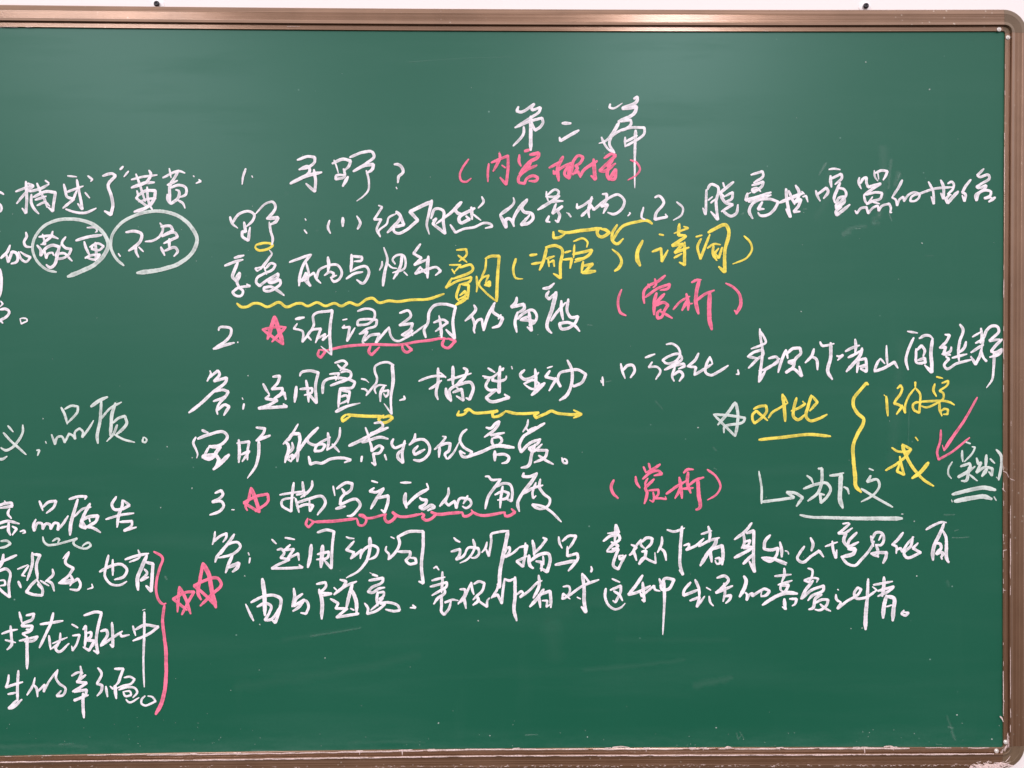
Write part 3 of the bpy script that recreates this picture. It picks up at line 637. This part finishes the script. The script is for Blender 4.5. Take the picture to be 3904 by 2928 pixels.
pc 动|174 74 176 75 183 76=2.4;183 79 174 89 183 92 179 99=2.8;179 99 192 89 190 99=3;190 96 193 90 205 84 210 87 208 96 200 100=2.8;201 75 201 88 197 102 188 113 174 121=4.2,2
rs ☆|10 104 7 122 5 140 8 146=3.6;10 104 17 118 20 135 25 155=4.6;25 153 12 140 0 130 12 124 28 122 31 127 20 140 7 153=3.2
@2260 1700
pc 表|26 90 26 98 25 110=3;27 90 30 99 17 100=2.6;12 109 20 103 30 102 31 106 24 112 16 120=3;21 110 29 114 24 120 16 121=3;22 118 29 118 26 126 24 138 29 141 33 133 38 125=3.6,2.4;38 125 31 130 30 126 35 125=2.4
pc 现|44 113 50 116 43 124=2.8;42 125 47 121 50 131=3;46 120 50 114 55 107=2.6;55 107 55 113 59 117=2.8;56 110 62 105 68 106 67 111 60 118=3;56 121 61 120 60 126 53 135 58 128 65 131 72 134 71 122=3.2,2
pc 作|79 104 79 111 74 122=2.8;77 117 81 120 84 131=3;85 96 92 98 105 94=2.6;102 92 100 120 100 137 103 147 99 142=3.2
pc 、|104 114 110 112 110 115 107 119 118 114 127 106=2.6,3
pc 者|132 92 134 99 133 110=3;124 101 136 97=2.6;121 115 132 109 145 105=2.8;142 106 140 112 130 125 123 137=4.2;134 118 136 133=3.4;136 118 148 114 149 122 148 136=3.6;140 129 145 128 146 134 142 135 140 131=2.6
pc 身|182 88 175 97 162 107=3,3.6;172 99 173 112 170 117=3;176 100 184 97 184 110 184 135 185 144 179 132=3.4;173 110 180 108 178 113 173 115 182 115=2.6;172 117 183 116;162 128 183 117=3.4;172 135 184 123=3.6
pc 处|203 102 197 109 196 118 203 119 212 117 210 125 203 132 195 129 208 130 221 136=3.4,2.8;214 110 216 120 216 127=3,3.6;220 120 223 121 224 124=2.2
@880 2120
pc 由|17 55 21 64 26 74=2.2,3;23 53 35 47 50 45 57 49 57 56 51 76 47 73=3,3.6;36 26 38 40 39 68=4.2;30 58 40 54 46 57 44 65 39 73 44 73 58 56=3
pc 与|72 37 73 46 70 58=3,3.6;82 43 74 50 72 57 84 50 78 58 71 63=3.2;80 52 86 51 89 57 86 66 80 65=2.8
pc 随|98 32 108 30 109 33 102 42 115 43 103 46=3,2.6;101 38 104 50 104 72=3.8;125 27 132 29 128 36 118 44=3;118 36 121 39;118 44 130 35 144 29=3;114 49 123 54 120 60 133 60 121 70 146 66 143 64=2.8,3;139 32 135 47 132 60=3.6;138 38 143 50 144 65=4;137 60 141 62
pc 意|159 19 161 20=1.6;162 21 168 23=3.4;158 28 174 25 174 28 160 37 157 41 161 42 170 37 176 36=3;168 41 167 48 168 57=3.2;168 42 175 41 175 45 170 49 174 48 168 55 160 62=2.6;153 54 157 60 156 66 166 63 174 57 176 55 171 54 180 53 192 58 193 62 187 63 177 61=2.8
pk 、|208 56 211 59 205 59=2.8
@1460 1960
pc 词|9 26 13 28=2.4;4 37 3 41 7 46 6 52=2.4;6 52 14 44 19 32 17 26 30 20 46 20 46 35 44 60 46 79 41 77=3,3.6;17 43 31 43 31 47 26 53 30 57 38 56 37 51 31 50=3
pk ，|58 62 61 60 64 64=2.4
pc 动|81 27 84 30 88 32=2.4,3.4;78 43 88 40 88 45 84 52 92 48 96 41=2.8;94 45 97 39 109 39 110 45 105 50 101 50=2.8;103 29 105 37 102 45 96 52 88 56=3.2,1.8
pc 作|119 32 117 39 113 44=2.6;118 40 121 48 124 30 124 23 130 21 144 19=2.6;143 19 139 40 134 65 133 84 131 80=4;140 44 142 39 145 38 145 42 140 49 148 45 156 38=2.6
pc 描|156 38 165 36 162 50 160 60 153 54 165 48=2.8;163 33 162 45=2.6;171 30 173 40 173 48=3.4;183 27 187 29 180 38 172 46=3;167 47 169 60 172 62=4;168 54 180 46 190 46 191 50 188 66 180 62=3.4;175 54 182 55 181 65=3.2;183 48 184 58=2.4
pc 写|201 26 202 33 205 39=2.6;205 31 213 25 221 25 217 33 212 40=2.8;211 37 211 48 222 45 223 50 218 58 212 65=2.8,3.2;197 58 206 56 221 53=3.6
pc 表|68 66 68 75 67 90=2.8;56 76 71 72=2.6;54 83 66 80 73 78 73 82 66 87 56 93=2.8;70 85 71 89 62 97 58 103=3;67 93 67 105 67 112 70 115 75 109 78 99=3,2.6;78 99 71 101 80 98 86 99=2.4
pc 现|88 86 94 86 94 90 86 103=2.6;86 102 93 97 95 108=3;93 97 97 87 101 78=2.6;101 78 102 86 104 92=3;104 80 110 77 116 79 114 87 107 94 103 98=2.8;107 93 109 98 103 104=3.4;108 98 113 102 119 106 120 98 122 96=2.6
pc 作|132 80 130 87 124 96=2.8;125 95 131 92 136 102 137 90 139 74=2.8;139 74 144 76 152 73=3;151 72 151 95 150 110 153 122=3.6;153 92 158 88 160 90 157 95 168 87 177 77=2.6
pc 者|178 70 179 80 172 96=3,3.6;172 82 182 76=2.4;184 86 180 92 168 106=3.6;178 92 180 107=3;180 92 191 88 192 98 192 107=3.2;182 99 188 99 187 106 192 103=2.4
pc 对|206 83 213 83 214 86 208 96 205 97 206 91 214 97=2.4;212 94 227 83 247 75=2.8
@2140 2140
pc 对|24 14 26 30 26 45 28 58 23 52=3.6;25 15 32 24 25 28=2.6;18 41 22 43=2.6
pk ，|34 6 35 9 34 12=2.4,4
pc 这|58 20 67 24=2.4;51 31 50 40 54 50 62 55 68 53 73 48=3.2,2;56 33 68 28 68 34 64 43 62 47 59 45=2.8;60 34 66 38 70 45=3
pc 种|93 16 85 28 77 38 85 36 102 28=3.4,3;93 24 94 35 95 46 92 44=3.2;90 35 92 40 100 33 106 28 107 32 113 34=2.6;112 20 115 28 118 20 129 21 122 32 115 32 113 27=3,3.4;117 22 118 40 117 65 116 84=3.8,1.6
pc 生|148 24 140 35 140 39 158 32=3.2;153 21 157 30 158 42=3;147 45 158 41 155 52 164 40=3,2.4
pc 活|166 30 171 33=2.4;169 40 171 48 174 51=2.6;178 19 188 17 191 20 184 30 177 36 196 28=3;186 25 187 38 185 46=2.8;187 40 194 39 193 43 188 48=3
@2860 1980
pc 处|13 44 20 44 30 46 42 50=2.6
pc 山|69 21 72 28 70 36=3,3.6;62 31 57 38 54 45 59 49 70 42 79 36 84 43=3,3
pc 境|94 25 95 35 98 44 99 35=3;86 31 100 26=2.4;106 5 113 4=2.6;114 5 106 12 101 16 107 16 117 10=2.8;110 15 107 25 112 32=3.6;122 15 112 27 112 32 124 26=3.2;112 34 120 34 119 38 109 42 104 43=4;105 44 112 51 119 53 128 45 138 33 142 25=3
pc 界|138 19 141 31=3;140 22 144 15 151 16 153 23 150 29 143 29=3;150 18 147 24;144 30 146 36 146 43=3;138 39 150 38 156 38 155 44 152 50=3,4;138 39 147 43
pc 的|175 15 168 24 162 29=3.2;162 29 167 31 167 39=2.8;167 35 172 33 174 37 180 28 187 20=2.8;186 20 184 30 176 40 178 43 195 38 186 33 192 27=3
pc 喜|39 56 39 64 36 72=3;28 65 47 63=2.6;32 75 48 70=2.6;35 75 35 81 38 83=2.6;36 76 44 75 41 81 32 88=3;14 98 28 89 42 84 54 85=3.4,4;39 91 40 100 41 103=3.6;37 100 40 103;45 91 53 91 51 97 48 99=2.8
pc 爱|66 56 71 58 71 64 67 72 62 70 66 68 74 67 78 68 76 72=2.4;72 70 64 80 58 91=3.4;59 91 70 81 84 76 84 80 70 88 66 93=3;82 86 75 90 71 102 67 103=3.4;74 96 82 92 89 92 88 97 79 104 74 103=2.8;80 97 86 102 92 105=2.8
pc 之|100 80 101 81=2.8;98 86 99 92 104 95=2.6,3.4;104 95 100 102 110 94 125 84 127 80 123 78 119 85 121 90 130 90 145 81=3,2.8
pc 情|135 68 134 90 132 110 132 126=3,4.4;145 81 140 77=2.4;153 66 153 75 151 88=3.6;141 75 163 71=2.6;146 82 164 77 160 81 146 88=3;156 87 153 100 152 113=4.2;157 88 164 90 164 102 163 116=4.2;156 100 162 98=2.4
pk 。|176 104 173 108 178 110 181 107 175 106=2.6
@3440 1960 5.53
pc 自|50 33 65 24 85 17 93 18=5;88 20 80 40 68 65 64 85 65 97=6,8;84 33 92 48 93 70 94 95 98 102=5,8;71 61 80 63 82 71 74 80 72 84 84 81 86 84 82 91 84 95=6
@2760 2240 7.373
pc 的|56 -32 62 -22 58 0 44 26=9,11;60 14 64 18 64 35 72 20 80 16 80 24 98 12 115 4 128 10 118 22 104 25=6.5,8;106 12 104 22=6
@0 600 2.836
pc 分|-4 38 1 38 4 40=3;-2 49 1 52 1 58 -2 60=2.4
pc 描|17 37 35 30=2.6;28 26 29 45 28 60 24 55=3;30 28 36 31 28 38 18 50=2.8;40 28 44 38 48 45 51 54=2.8;32 37 43 34 53 29=2.8;49 25 53 28=3;34 40 34 50 38 57 42 61=2.8;36 43 50 37 60 38 58 50 57 58 52 54=3;38 46 50 42;40 52 50 49 54 53=2.4
pc 述|73 20 83 21=2;69 29 71 38 72 42 80 45 68 55=2.8;71 38 82 34 90 31=2.4;83 24 85 35 88 50 89 56 84 50=2.8;83 36 78 48=2.8;92 38 97 44=2.4;95 20 100 24 98 26=2.4;71 56 80 59 92 60 104 55=2.4,2.6
pc 了|111 20 122 18 125 20 117 30 120 40 122 52 120 62 113 58=2.8,3.4
pk “|133 10 130 13=4;139 15 134 21=2.4
pc 黄|142 24 155 21 170 19=2.4;147 18 150 26 157 48=2.4;161 14 163 17 160 25 142 33=2.8;142 33 155 28 167 27=3.2;148 36 149 42 147 44 155 50 160 53 168 44 160 45 150 48=2.4;148 42 158 36 168 36 167 44 160 53 145 59=2.8,3.6;159 32 160 45 162 52 165 57=2.6
pc 黄|176 22 195 15 200 17=2.6;183 12 185 22=2.2;193 14 190 20 184 30 184 48=3;181 30 192 25=3;184 33 194 30 201 33 201 40 194 43=2.6;181 40 182 47 185 50 193 43 193 36 190 35=3;192 46 198 50 200 55=2.4
pk ”|209 20 210 21=3;215 24 217 26 212 28=2.4
pc 的|1 109 8 102 11 95=3;7 105 9 113 13 102 17 103 18 113 12 115=3;20 102 23 110 28 113 33 108 28 106 22 102=2.4;28 81 29 85 26 92 28 96 34 97=2.8
pc 敬|42 86 55 85 63 88=2.8;46 83 49 94 44 94=2.2;57 80 56 84 46 93=2.8;40 95 44 100 44 106 50 98 58 95 64 97 62 106 58 117 54 119 50 116=2.8,3.4;48 100 50 109 52 104 57 103 58 106=2.4;71 86 67 93 71 98 77 99 75 104 68 109 62 109 60 105 70 104 75 109 78 112=2.6;70 88 60 104=1.6
pc 重|94 76 104 77 105 80 103 81=2;82 90 95 86 110 84=3,3.4;91 91 93 98 97 106=2.8;97 97 106 93 112 96 108 100 99 99 101 94=2.4;103 92 104 105 103 112=2.8;92 109 98 106 108 105 104 110 92 108=2.4
wr ○|61 124 52 122 40 112 35 98 37 88 48 74 62 68 82 67 100 72 112 82 117 95 113 105 102 116 88 123 73 129=2.4,4.4
pk ，|128 104 130 107=3
pc 不|136 81 146 80 153 83 152 90 145 97 139 101=2.8,3.4;147 95 147 102 150 108=2.8;150 97 155 102=2.4
pc 舍|173 71 176 76 172 86 165 90 157 91=2.4;174 75 185 75 187 79 175 85 190 82 192 86 177 93=2.8;183 88 183 99=3;174 97 178 106=3;178 101 190 98 192 101 188 107=2.8
wr ○|134 117 127 111 120 98 121 85 130 72 148 62 170 58 190 62 205 73 213 88 208 103 195 114 175 121 148 125=2.6,4.4
@0 1080 3.687
pc 情|0 -20 2 -5 1 10 -2 22=4;1 25 4 29 0 33=2.8;0 37 8 36 13 40 10 46 0 52 4 56=3.6
pk 。|28 50 32 49 38 51 38 53 34 55 30 57 28 50=2
@0 1480
wc 义|4 51 12 60 22 69 30 76=2.6;26 42 26 50 21 60 14 68 6 71 1 68=2.4,3;9 43 15 50=2.6
wu —|-3 81 3 81 8 78=3
wk ，|42 71 45 71 43 77=2.6;52 61 53 63=2.6
wc 品|70 22 74 30 77 41=2.8;74 24 82 20 89 21 89 26 84 33 77 40=2.6;59 53 63 64 66 56 70 55 74 62 79 52 83 54 86 58 86 50 91 46 95 50 94 56 101 47 107 37=2.4
wc 质|104 21 114 14 123 10=3.6;116 15 114 40 111 55 112 63=3,3.6;115 36 126 23 139 16=2.4;132 17 128 30 127 45 126 54=3.6;129 40 136 34 143 32 145 40 140 47 133 53=2.6,3.4;134 42 130 52 122 61=3.2,2;131 53 140 58 154 62=2.4
wk 。|164 56 163 61 166 62 168 59 165 56=2.2
@0 1880
pc 案|5 9 8 12=2.4;-3 15 5 12 13 11 14 15 0 17=3;11 18 9 23 13 29=3;-2 35 8 32 22 35=3;10 34 10 44 12 48=3.4;0 40 8 38;14 38 19 41 14 48=2.8
pk 、|23 44 28 43 29 45 26 46=2.4
wu 〜|1 55 9 55 12 58 7 61 -2 63=2.6
pc 品|45 9 47 14 49 20=3;49 16 56 10 64 9 62 15 53 23=2.8;41 30 38 38 39 43 44 34 48 35 49 41 53 35 57 36 58 41 63 34 67 35 66 42 72 35 78 26=2.8
pc 质|79 7 90 4 99 4 97 7=3;89 7 85 20 81 35 80 48=3.2,4;85 27 95 18 104 16=2.4;103 12 96 25 92 38 98 40 93 31 102 27 112 26 110 32 100 38=3.4;102 29 103 33=3;97 38 107 40 115 45=3
pc 告|133 4 128 14 130 18 140 18 148 14 141 8=3;140 8 140 14 136 24 134 39=3.2;121 30 138 25 153 23=2.6;137 33 151 32 151 36 142 43 156 39=2.8
wu 〜|49 50 50 55 54 59 62 59 75 56 88 52 85 54 84 57 90 62 100 63 104 60 102 57 96 59 94 61=2.4;60 55 66 52 68 53 66 57=2.4
pc 有|19 71 5 77 -3 80=3;4 70 2 80 -3 88=3.4;-3 90 8 87 11 90 10 105 11 119 2 112 -3 106=3;0 100 5 100 6 105 0 106=2.4
pc 想|20 87 32 82=2.2;37 68 37 80 31 100=3;38 70 46 71 42 80 43 98=3,3.4;33 83 25 94 29 95=2.4;21 101 24 108=3.4;43 98 36 105 30 113 38 116 48 117 49 113 43 100=3;43 104 48 110=3
pc 你|60 87 61 92 52 101=2.8;46 100 56 106=2.4;53 100 59 103 62 112=3
pc 念|79 67 72 75=2.4;79 68 75 80 84 86 78 95 67 103=3;67 103 82 102 89 98 92 104 90 110 80 110=2.8;80 93 83 100 80 106=2.8;71 103 84 98=3
pk ，|105 104 106 108 100 110=2
pc 也|114 90 125 84 140 82 145 87 142 95 131 99=3;124 71 121 85 120 95 127 104 138 105 145 101=3,2.4;129 76 129 94=2.8
pc 有|143 76 155 72 170 69=3;158 65 160 72 148 79=2.2,2.6;168 71 162 85 157 98 158 111=4;167 79 175 81 174 95 173 112 167 106=3.2,4;165 87 168 90 161 100 170 96=2.8
rr }|176 67 186 74 183 85 179 100 179 115 182 123 187 127 190 126=2.8;188 128 186 145 188 165 190 185 190 188 190 205 188 228 184 242 178 253=3,4.4
rs ☆|205 107 204 120 203 136=3;205 107 212 120 218 138=3.4;208 139 215 125 222 113 215 113 198 121 214 134=3
@0 2260
pc 样|2 47 10 44 20 42=2.6;12 38 13 50 13 60 8 65=3;6 54 18 57=2.4;22 22 25 34=2.8;30 26 39 24 37 30 26 36 25 38 37 38 36 42 26 47 30 50=3;30 42 36 42;22 55 35 52 43 50 40 54 28 56=2.6;31 50 31 68 31 87=3.4
pc 在|46 36 60 34 72 32=3;61 23 58 35 52 48 45 63=3;56 49 58 65=2.8;69 46 68 56 59 64=2.6;60 58 77 51=2;68 56 64 65 66 67 79 58=2.8
pc 泪|82 36 89 40=2.2,3.4;83 49 91 48 87 60 83 66 82 61=2.4;96 26 112 22 116 23 112 40 110 55 112 69 107 66=3,3.4;95 42 98 38 98 50 97 62=3;100 46 104 45 104 50 98 54 108 55 102 66 95 62=3;108 58 102 65
pc 水|115 44 122 43 123 46 115 60=3;128 34 129 50 129 62 126 59=3;115 61 128 52 140 44=2.8;137 45 139 50 148 48=2.6
pc 中|152 38 155 49=2.6;155 42 165 37 181 39 172 46 152 55=3;165 22 165 45 164 80 165 108=3,4,1.8;163 20 166 19=1.6
pc 生|10 94 9 102 7 108 26 102=2.8;21 89 20 105 20 124=3;9 116 20 114=2.6;19 123 10 132 12 132 25 122=3
pc 的|40 97 38 105 31 117=2,3;38 105 41 108 43 119=2.8;42 114 51 105 50 113 55 103 66 88=2.4;66 88 64 98 68 104 75 110 72 117 65 118 70 112=2.6
pc 幸|82 95 90 91 95 92=2.6;92 84 93 92 88 103=2.8;98 94 88 102 99 103 85 113 99 111 98 116 85 123 101 117=3;95 115 95 130 96 143=3.4;83 113 96 106
pc 福|112 86 116 91 111 104 117 106 116 112 111 118=2.8;121 107 123 119=2.6,3;126 107 129 110 131 106=2.2;131 87 141 87 138 95 135 103 132 106=3;132 106 132 113 133 121=3.4;142 97 149 96 154 99 150 104 142 106 134 109=2.4;136 111 146 108 154 109 157 113 152 120=2.4;141 113 143 118 150 117 149 113 142 113=2.2;144 122 147 125 159 120=2.2
pk 。|166 118 162 122 162 127 166 129 172 127 178 124 174 119 169 118=2.2
'''
read_writing(WRITING)

# ---------------------------------------------------------------- dust, smears and crumbs (chalk that nobody could count)
def dust_line(y_at, x0, x1, wmax, keep=0.5, step=9, seed=1, h=0.0004):
    """broken irregular line of chalk dust along a rail; y_at(x) in photo px"""
    out = []; cur = []
    x = x0
    while x < x1:
        v = mnoise.noise((x*0.004+seed, seed*2.1, 0))*0.6 + mnoise.noise((x*0.03+seed, seed*1.7, 2))*0.6
        if v > -0.35+(1-keep):
            cur.append((x, y_at(x)+1.5*mnoise.noise((x*0.02, seed, 5))))
        elif cur:
            if len(cur) > 1: out.append(cur)
            cur = []
        x += step
    if len(cur) > 1: out.append(cur)
    return [(P, wmax*(0.55+0.5*random.random()), wmax*(0.55+0.5*random.random())) for P in out]

def interp(tab):
    def f(x):
        for (a, b), (c, d) in zip(tab, tab[1:]):
            if x <= c: return b+(d-b)*(x-a)/(c-a)
        return tab[-1][1]
    return f
YB = interp([(-50, 2882), (267, 2878), (976, 2870), (1500, 2861), (1800, 2854), (2600, 2852), (3500, 2849), (3950, 2850)])
YL = interp([(-50, 2905), (267, 2900), (976, 2893), (1500, 2884), (1900, 2879), (2600, 2877), (3500, 2874), (3950, 2871)])

def lifted(name, mat, strokes, lift, **kw):
    return strokes_obj(name, mat, strokes, None, hbase=lift, **kw)

lifted('chalk_dust', M_CHALK['d'], dust_line(lambda x: YB(x)+4, 560, 3500, 5.5, 0.95, 9, 3) + dust_line(lambda x: YB(x)+2, 0, 3800, 3.0, 0.8, 9, 8),
       0.0030, jit=0.32, kind='stuff')
lifted('chalk_dust', M_CHALK['d'], dust_line(lambda x: YL(x)+2, 0, 3790, 5.0, 1.25, 9, 5) + dust_line(lambda x: YL(x)+4, 500, 3790, 3.2, 0.8, 8, 11), 0.0068, jit=0.4, kind='stuff')
# runs of wet chalk on the strip
runs = []
for x, L in ((1372, 14), (1535, 24), (1560, 6), (1645, 6), (1970, 6), (2318, 8), (2465, 14), (2640, 9), (2682, 9), (2776, 5), (2974, 10), (3266, 8), (3297, 30), (3408, 12), (905, 9), (740, 6)):
    y = YB(x)
    runs.append(([(x-3, y), (x-1+random.random()*2, y+L*0.5), (x-2, y+L)], 5, 2.2))
    runs.append(([(x-14, y), (x+12, y-1)], 3.5, 5))
runs += [([(2335, 2850), (2370, 2847), (2400, 2850)], 7, 3), ([(2765, 2851), (2776, 2846), (2790, 2851)], 5, 3), ([(3370, 2847), (3400, 2846), (3410, 2850), (3400, 2858)], 5, 3)]
lifted('chalk_dust', M_CHALK['d'], runs, 0.0031, jit=0.35, kind='stuff')
# crumbs lying along the lower edge of the bottom rail
cr = []
for i in range(300):
    x = random.uniform(1450, 3800) if random.random() < 0.85 else random.uniform(0, 1450)
    y = 2921 - (x-2000)*0.002 + random.gauss(0, 2.2)
    a = random.uniform(-0.5, 0.5); L = random.uniform(2, 9)
    cr.append(([(x, y), (x+L*math.cos(a), y+L*math.sin(a))], random.uniform(1.5, 4), random.uniform(1, 3)))
lifted('chalk_dust', M_CHALK['d'], cr, 0.0056, jit=0.3, kind='stuff')
# heap smeared over the lower right corner
cr = []
for i in range(190):
    x = random.triangular(3690, 3850, 3780); y = random.triangular(2902, 2934, 2922)
    a = random.gauss(0.35, 0.5); L = random.uniform(6, 30)
    cr.append(([(x, y), (x+L*math.cos(a)*0.5, y+L*math.sin(a)*0.4), (x+L*math.cos(a), y+L*math.sin(a))], random.uniform(2, 6), random.uniform(1, 4)))
lifted('chalk_dust', M_CHALK['d'], cr, 0.0056, jit=0.4, kind='stuff')
cr = []
for i in range(60):
    y = random.uniform(2790, 2868); x = 3846 + 5*math.sin(y*0.02) + random.gauss(0, 2.5)
    if y > 2840: x = 3840 - (y-2840)*0.9 + random.gauss(0, 3)
    cr.append(([(x, y), (x+random.gauss(0, 2), y+random.uniform(4, 14))], random.uniform(2, 5), random.uniform(1, 3)))
lifted('chalk_dust', M_CHALK['d'], cr, 0.0031, jit=0.4, kind='stuff')
# right rail: rubbed edge, chips and the curl of dried chalk
XE = interp([(130, 3831), (500, 3828), (1000, 3825), (1800, 3824), (2400, 3823), (2850, 3824)])
def vdust(x_off, y0, y1, w, keep, seed, step=9):
    out = []; cur = []; y = y0
    while y < y1:
        v = mnoise.noise((y*0.004+seed, seed, 0))*0.6+mnoise.noise((y*0.03+seed, seed, 2))*0.6
        if v > -0.35+(1-keep): cur.append((XE(y)+x_off+1.2*mnoise.noise((y*0.02, seed, 7)), y))
        elif cur:
            if len(cur) > 1: out.append(cur)
            cur = []
        y += step
    if len(cur) > 1: out.append(cur)
    return [(P, w*(0.5+0.5*random.random()), w*(0.5+0.5*random.random())) for P in out]
lifted('chalk_dust', M_CHALK['d'], vdust(2, 200, 2840, 3.0, 0.62, 2)
       + [([(3824, 1796), (3838, 1803), (3846, 1820), (3850, 1825)], 3.4, 3.0),
          ([(3822, 1862), (3828, 1870), (3834, 1876)], 6, 2), ([(3813, 2731), (3820, 2738), (3825, 2752)], 8, 4),
          ([(3824, 2664), (3830, 2676)], 5, 2), ([(3826, 2099), (3838, 2096)], 6, 3), ([(3826, 2250), (3836, 2251)], 4, 2)],
       0.0032, jit=0.3, kind='stuff')
lifted('chalk_dust', M_CHALK['d'], [([(3851, 1825), (3858, 1828), (3868, 1832)], 3.0, 2.2)], 0.0069, jit=0.2, kind='stuff')
lifted('chalk_dust', M_CHALK['d'], vdust(31, 300, 1900, 2.2, 0.40, 6) + vdust(29, 1900, 2800, 3.0, 0.75, 9), 0.0068, jit=0.3, kind='stuff')
# nicks on the top strip
YT = interp([(-50, 100), (400, 100), (976, 104), (1952, 112), (2928, 110), (3900, 113)])
lifted('chalk_dust', M_CHALK['d'], dust_line(lambda x: YT(x)+3, 0, 1000, 2.2, 0.45, 7, 14) + dust_line(lambda x: YT(x)-4, 100, 1600, 1.8, 0.36, 7, 21)
       + dust_line(lambda x: YT(x)+8, 900, 3400, 2.0, 0.25, 7, 33), 0.0031, jit=0.4, kind='stuff')

# rubbed-out writing and wipe marks on the panel: (points, width, cover)
SM = [
 ([(3362, 562), (3370, 640), (3368, 740), (3345, 830)], 46, 0.13), ([(3398, 610), (3392, 660), (3388, 720)], 16, 0.30),
 ([(3355, 780), (3352, 822)], 22, 0.22), ([(3425, 660), (3412, 705)], 30, 0.22), ([(3432, 662), (3420, 690)], 9, 0.40),
 ([(3390, 815), (3400, 842)], 8, 0.35), ([(3150, 622), (3122, 666)], 11, 0.38), ([(3160, 660), (3150, 760), (3110, 830)], 34, 0.07),
 ([(3330, 830), (3330, 850), (3350, 850)], 26, 0.16), ([(3215, 890), (3240, 872), (3300, 862)], 22, 0.20), ([(3262, 872), (3282, 871)], 6, 0.5),
 ([(3215, 896), (3240, 886)], 26, 0.22), ([(3062, 797), (3075, 797)], 9, 0.35), ([(3530, 976), (3560, 975)], 7, 0.12),
 ([(3466, 1560), (3462, 1700), (3455, 1790)], 6, 0.14), ([(3440, 1300), (3420, 1500), (3400, 1760)], 60, 0.05),
 ([(3600, 1963), (3640, 1962)], 7, 0.28), ([(3638, 2024), (3655, 2019)], 6, 0.34), ([(3630, 2050), (3660, 2050), (3695, 2047)], 5, 0.5),
 ([(3612, 2215), (3618, 2235)], 20, 0.14), ([(1560, 236), (1700, 226), (1980, 216)], 5, 0.08), ([(1560, 238), (1630, 231)], 4, 0.14),
 ([(1185, 2425), (1270, 2412), (1375, 2394)], 9, 0.20), ([(1080, 2440), (1375, 2392)], 26, 0.05),
 ([(2650, 2615), (2720, 2600), (2790, 2585)], 40, 0.10), ([(2230, 2555), (2500, 2530), (2610, 2515)], 28, 0.06), ([(2350, 2440), (2700, 2440), (2780, 2440)], 34, 0.03),
 ([(2100, 2400), (2120, 2500)], 120, 0.04), ([(0, 2560), (200, 2520), (420, 2470)], 60, 0.04), ([(900, 2620), (1300, 2560), (1600, 2500)], 60, 0.04),
 ([(3610, 2730), (3625, 2772), (3640, 2820)], 12, 0.18), ([(3615, 2771), (3635, 2776)], 10, 0.32), ([(3628, 2790), (3642, 2822)], 18, 0.20),
 ([(2808, 2795), (2815, 2818), (2830, 2800)], 8, 0.22), ([(2820, 2790), (2835, 2815)], 6, 0.2), ([(2003, 2802), (2050, 2801)], 6, 0.35), ([(3567, 2837), (3592, 2839)], 5, 0.4),
 ([(0, 2846), (180, 2842), (330, 2846)], 24, 0.10), ([(225, 2838), (280, 2836)], 9, 0.2), ([(960, 2861), (1060, 2862)], 5, 0.3),
 ([(1330, 2830), (1500, 2828), (1620, 2832)], 20, 0.07), ([(3855, 0), (3855, 1)], 1, 0.0),
 ([(2500, 1530), (2526, 1560)], 10, 0.15), ([(2718, 1704), (2732, 1718)], 12, 0.2), ([(2722, 1784), (2732, 1790)], 5, 0.4), ([(2311, 1456), (2330, 1452)], 8, 0.35),
 ([(630, 2198), (637, 2210)], 10, 0.35), ([(2828, 817), (2836, 812)], 7, 0.35), ([(2240, 1238), (2258, 1240)], 4, 0.5), ([(1418, 1297), (1422, 1297)], 8, 0.45),
 ([(2100, 2360), (2200, 2300), (2420, 2270)], 120, 0.035), ([(1090, 740), (1095, 735)], 20, 0.06), ([(1206, 880), (1212, 878)], 10, 0.14),
]
for P, w, c in SM:
    if c <= 0: continue
    strokes_obj('chalk_smear', M_CHALK['s'], [(P, w, w*0.8)], panel, cover=c*(0.5 if w < 12 else 0.36), jit=0.6, edge=0.05, hbase=0.00005, taper=False)
# loose flecks
FL = [(3514, 926), (3300, 236), (3545, 340), (3486, 1986), (3494, 2196), (2663, 1630), (612, 1935), (989, 2380), (932, 2195), (947, 1432), (638, 1703), (3495, 2196), (3245, 2396), (3288, 2394),
      (1822, 2366), (1674, 1280), (2729, 2774), (3650, 2725), (3780, 2818), (732, 1860), (164, 1595), (1100, 1745), (2770, 905), (733, 1744), (1239, 2508), (3055, 1187), (1673, 2756), (1868, 2804), (2240, 2809)]
fl = []
for x, y in FL:
    a = random.uniform(0, 3.1); L = random.uniform(1.5, 4)
    fl.append(([(x, y), (x+L*math.cos(a), y+L*math.sin(a))], 5, 4))
for i in range(130):
    x = random.uniform(0, 3810); y = 2845 - abs(random.gauss(0, 60)) if random.random() < 0.6 else random.uniform(200, 2840)
    a = random.uniform(0, 3.1); L = random.uniform(0.8, 3)
    fl.append(([(x, y), (x+L*math.cos(a), y+L*math.sin(a))], random.uniform(1, 2.6), 1.4))
strokes_obj('chalk_fleck', M_CHALK['w'], fl, panel, cover=0.5, taper=False, kind='stuff')
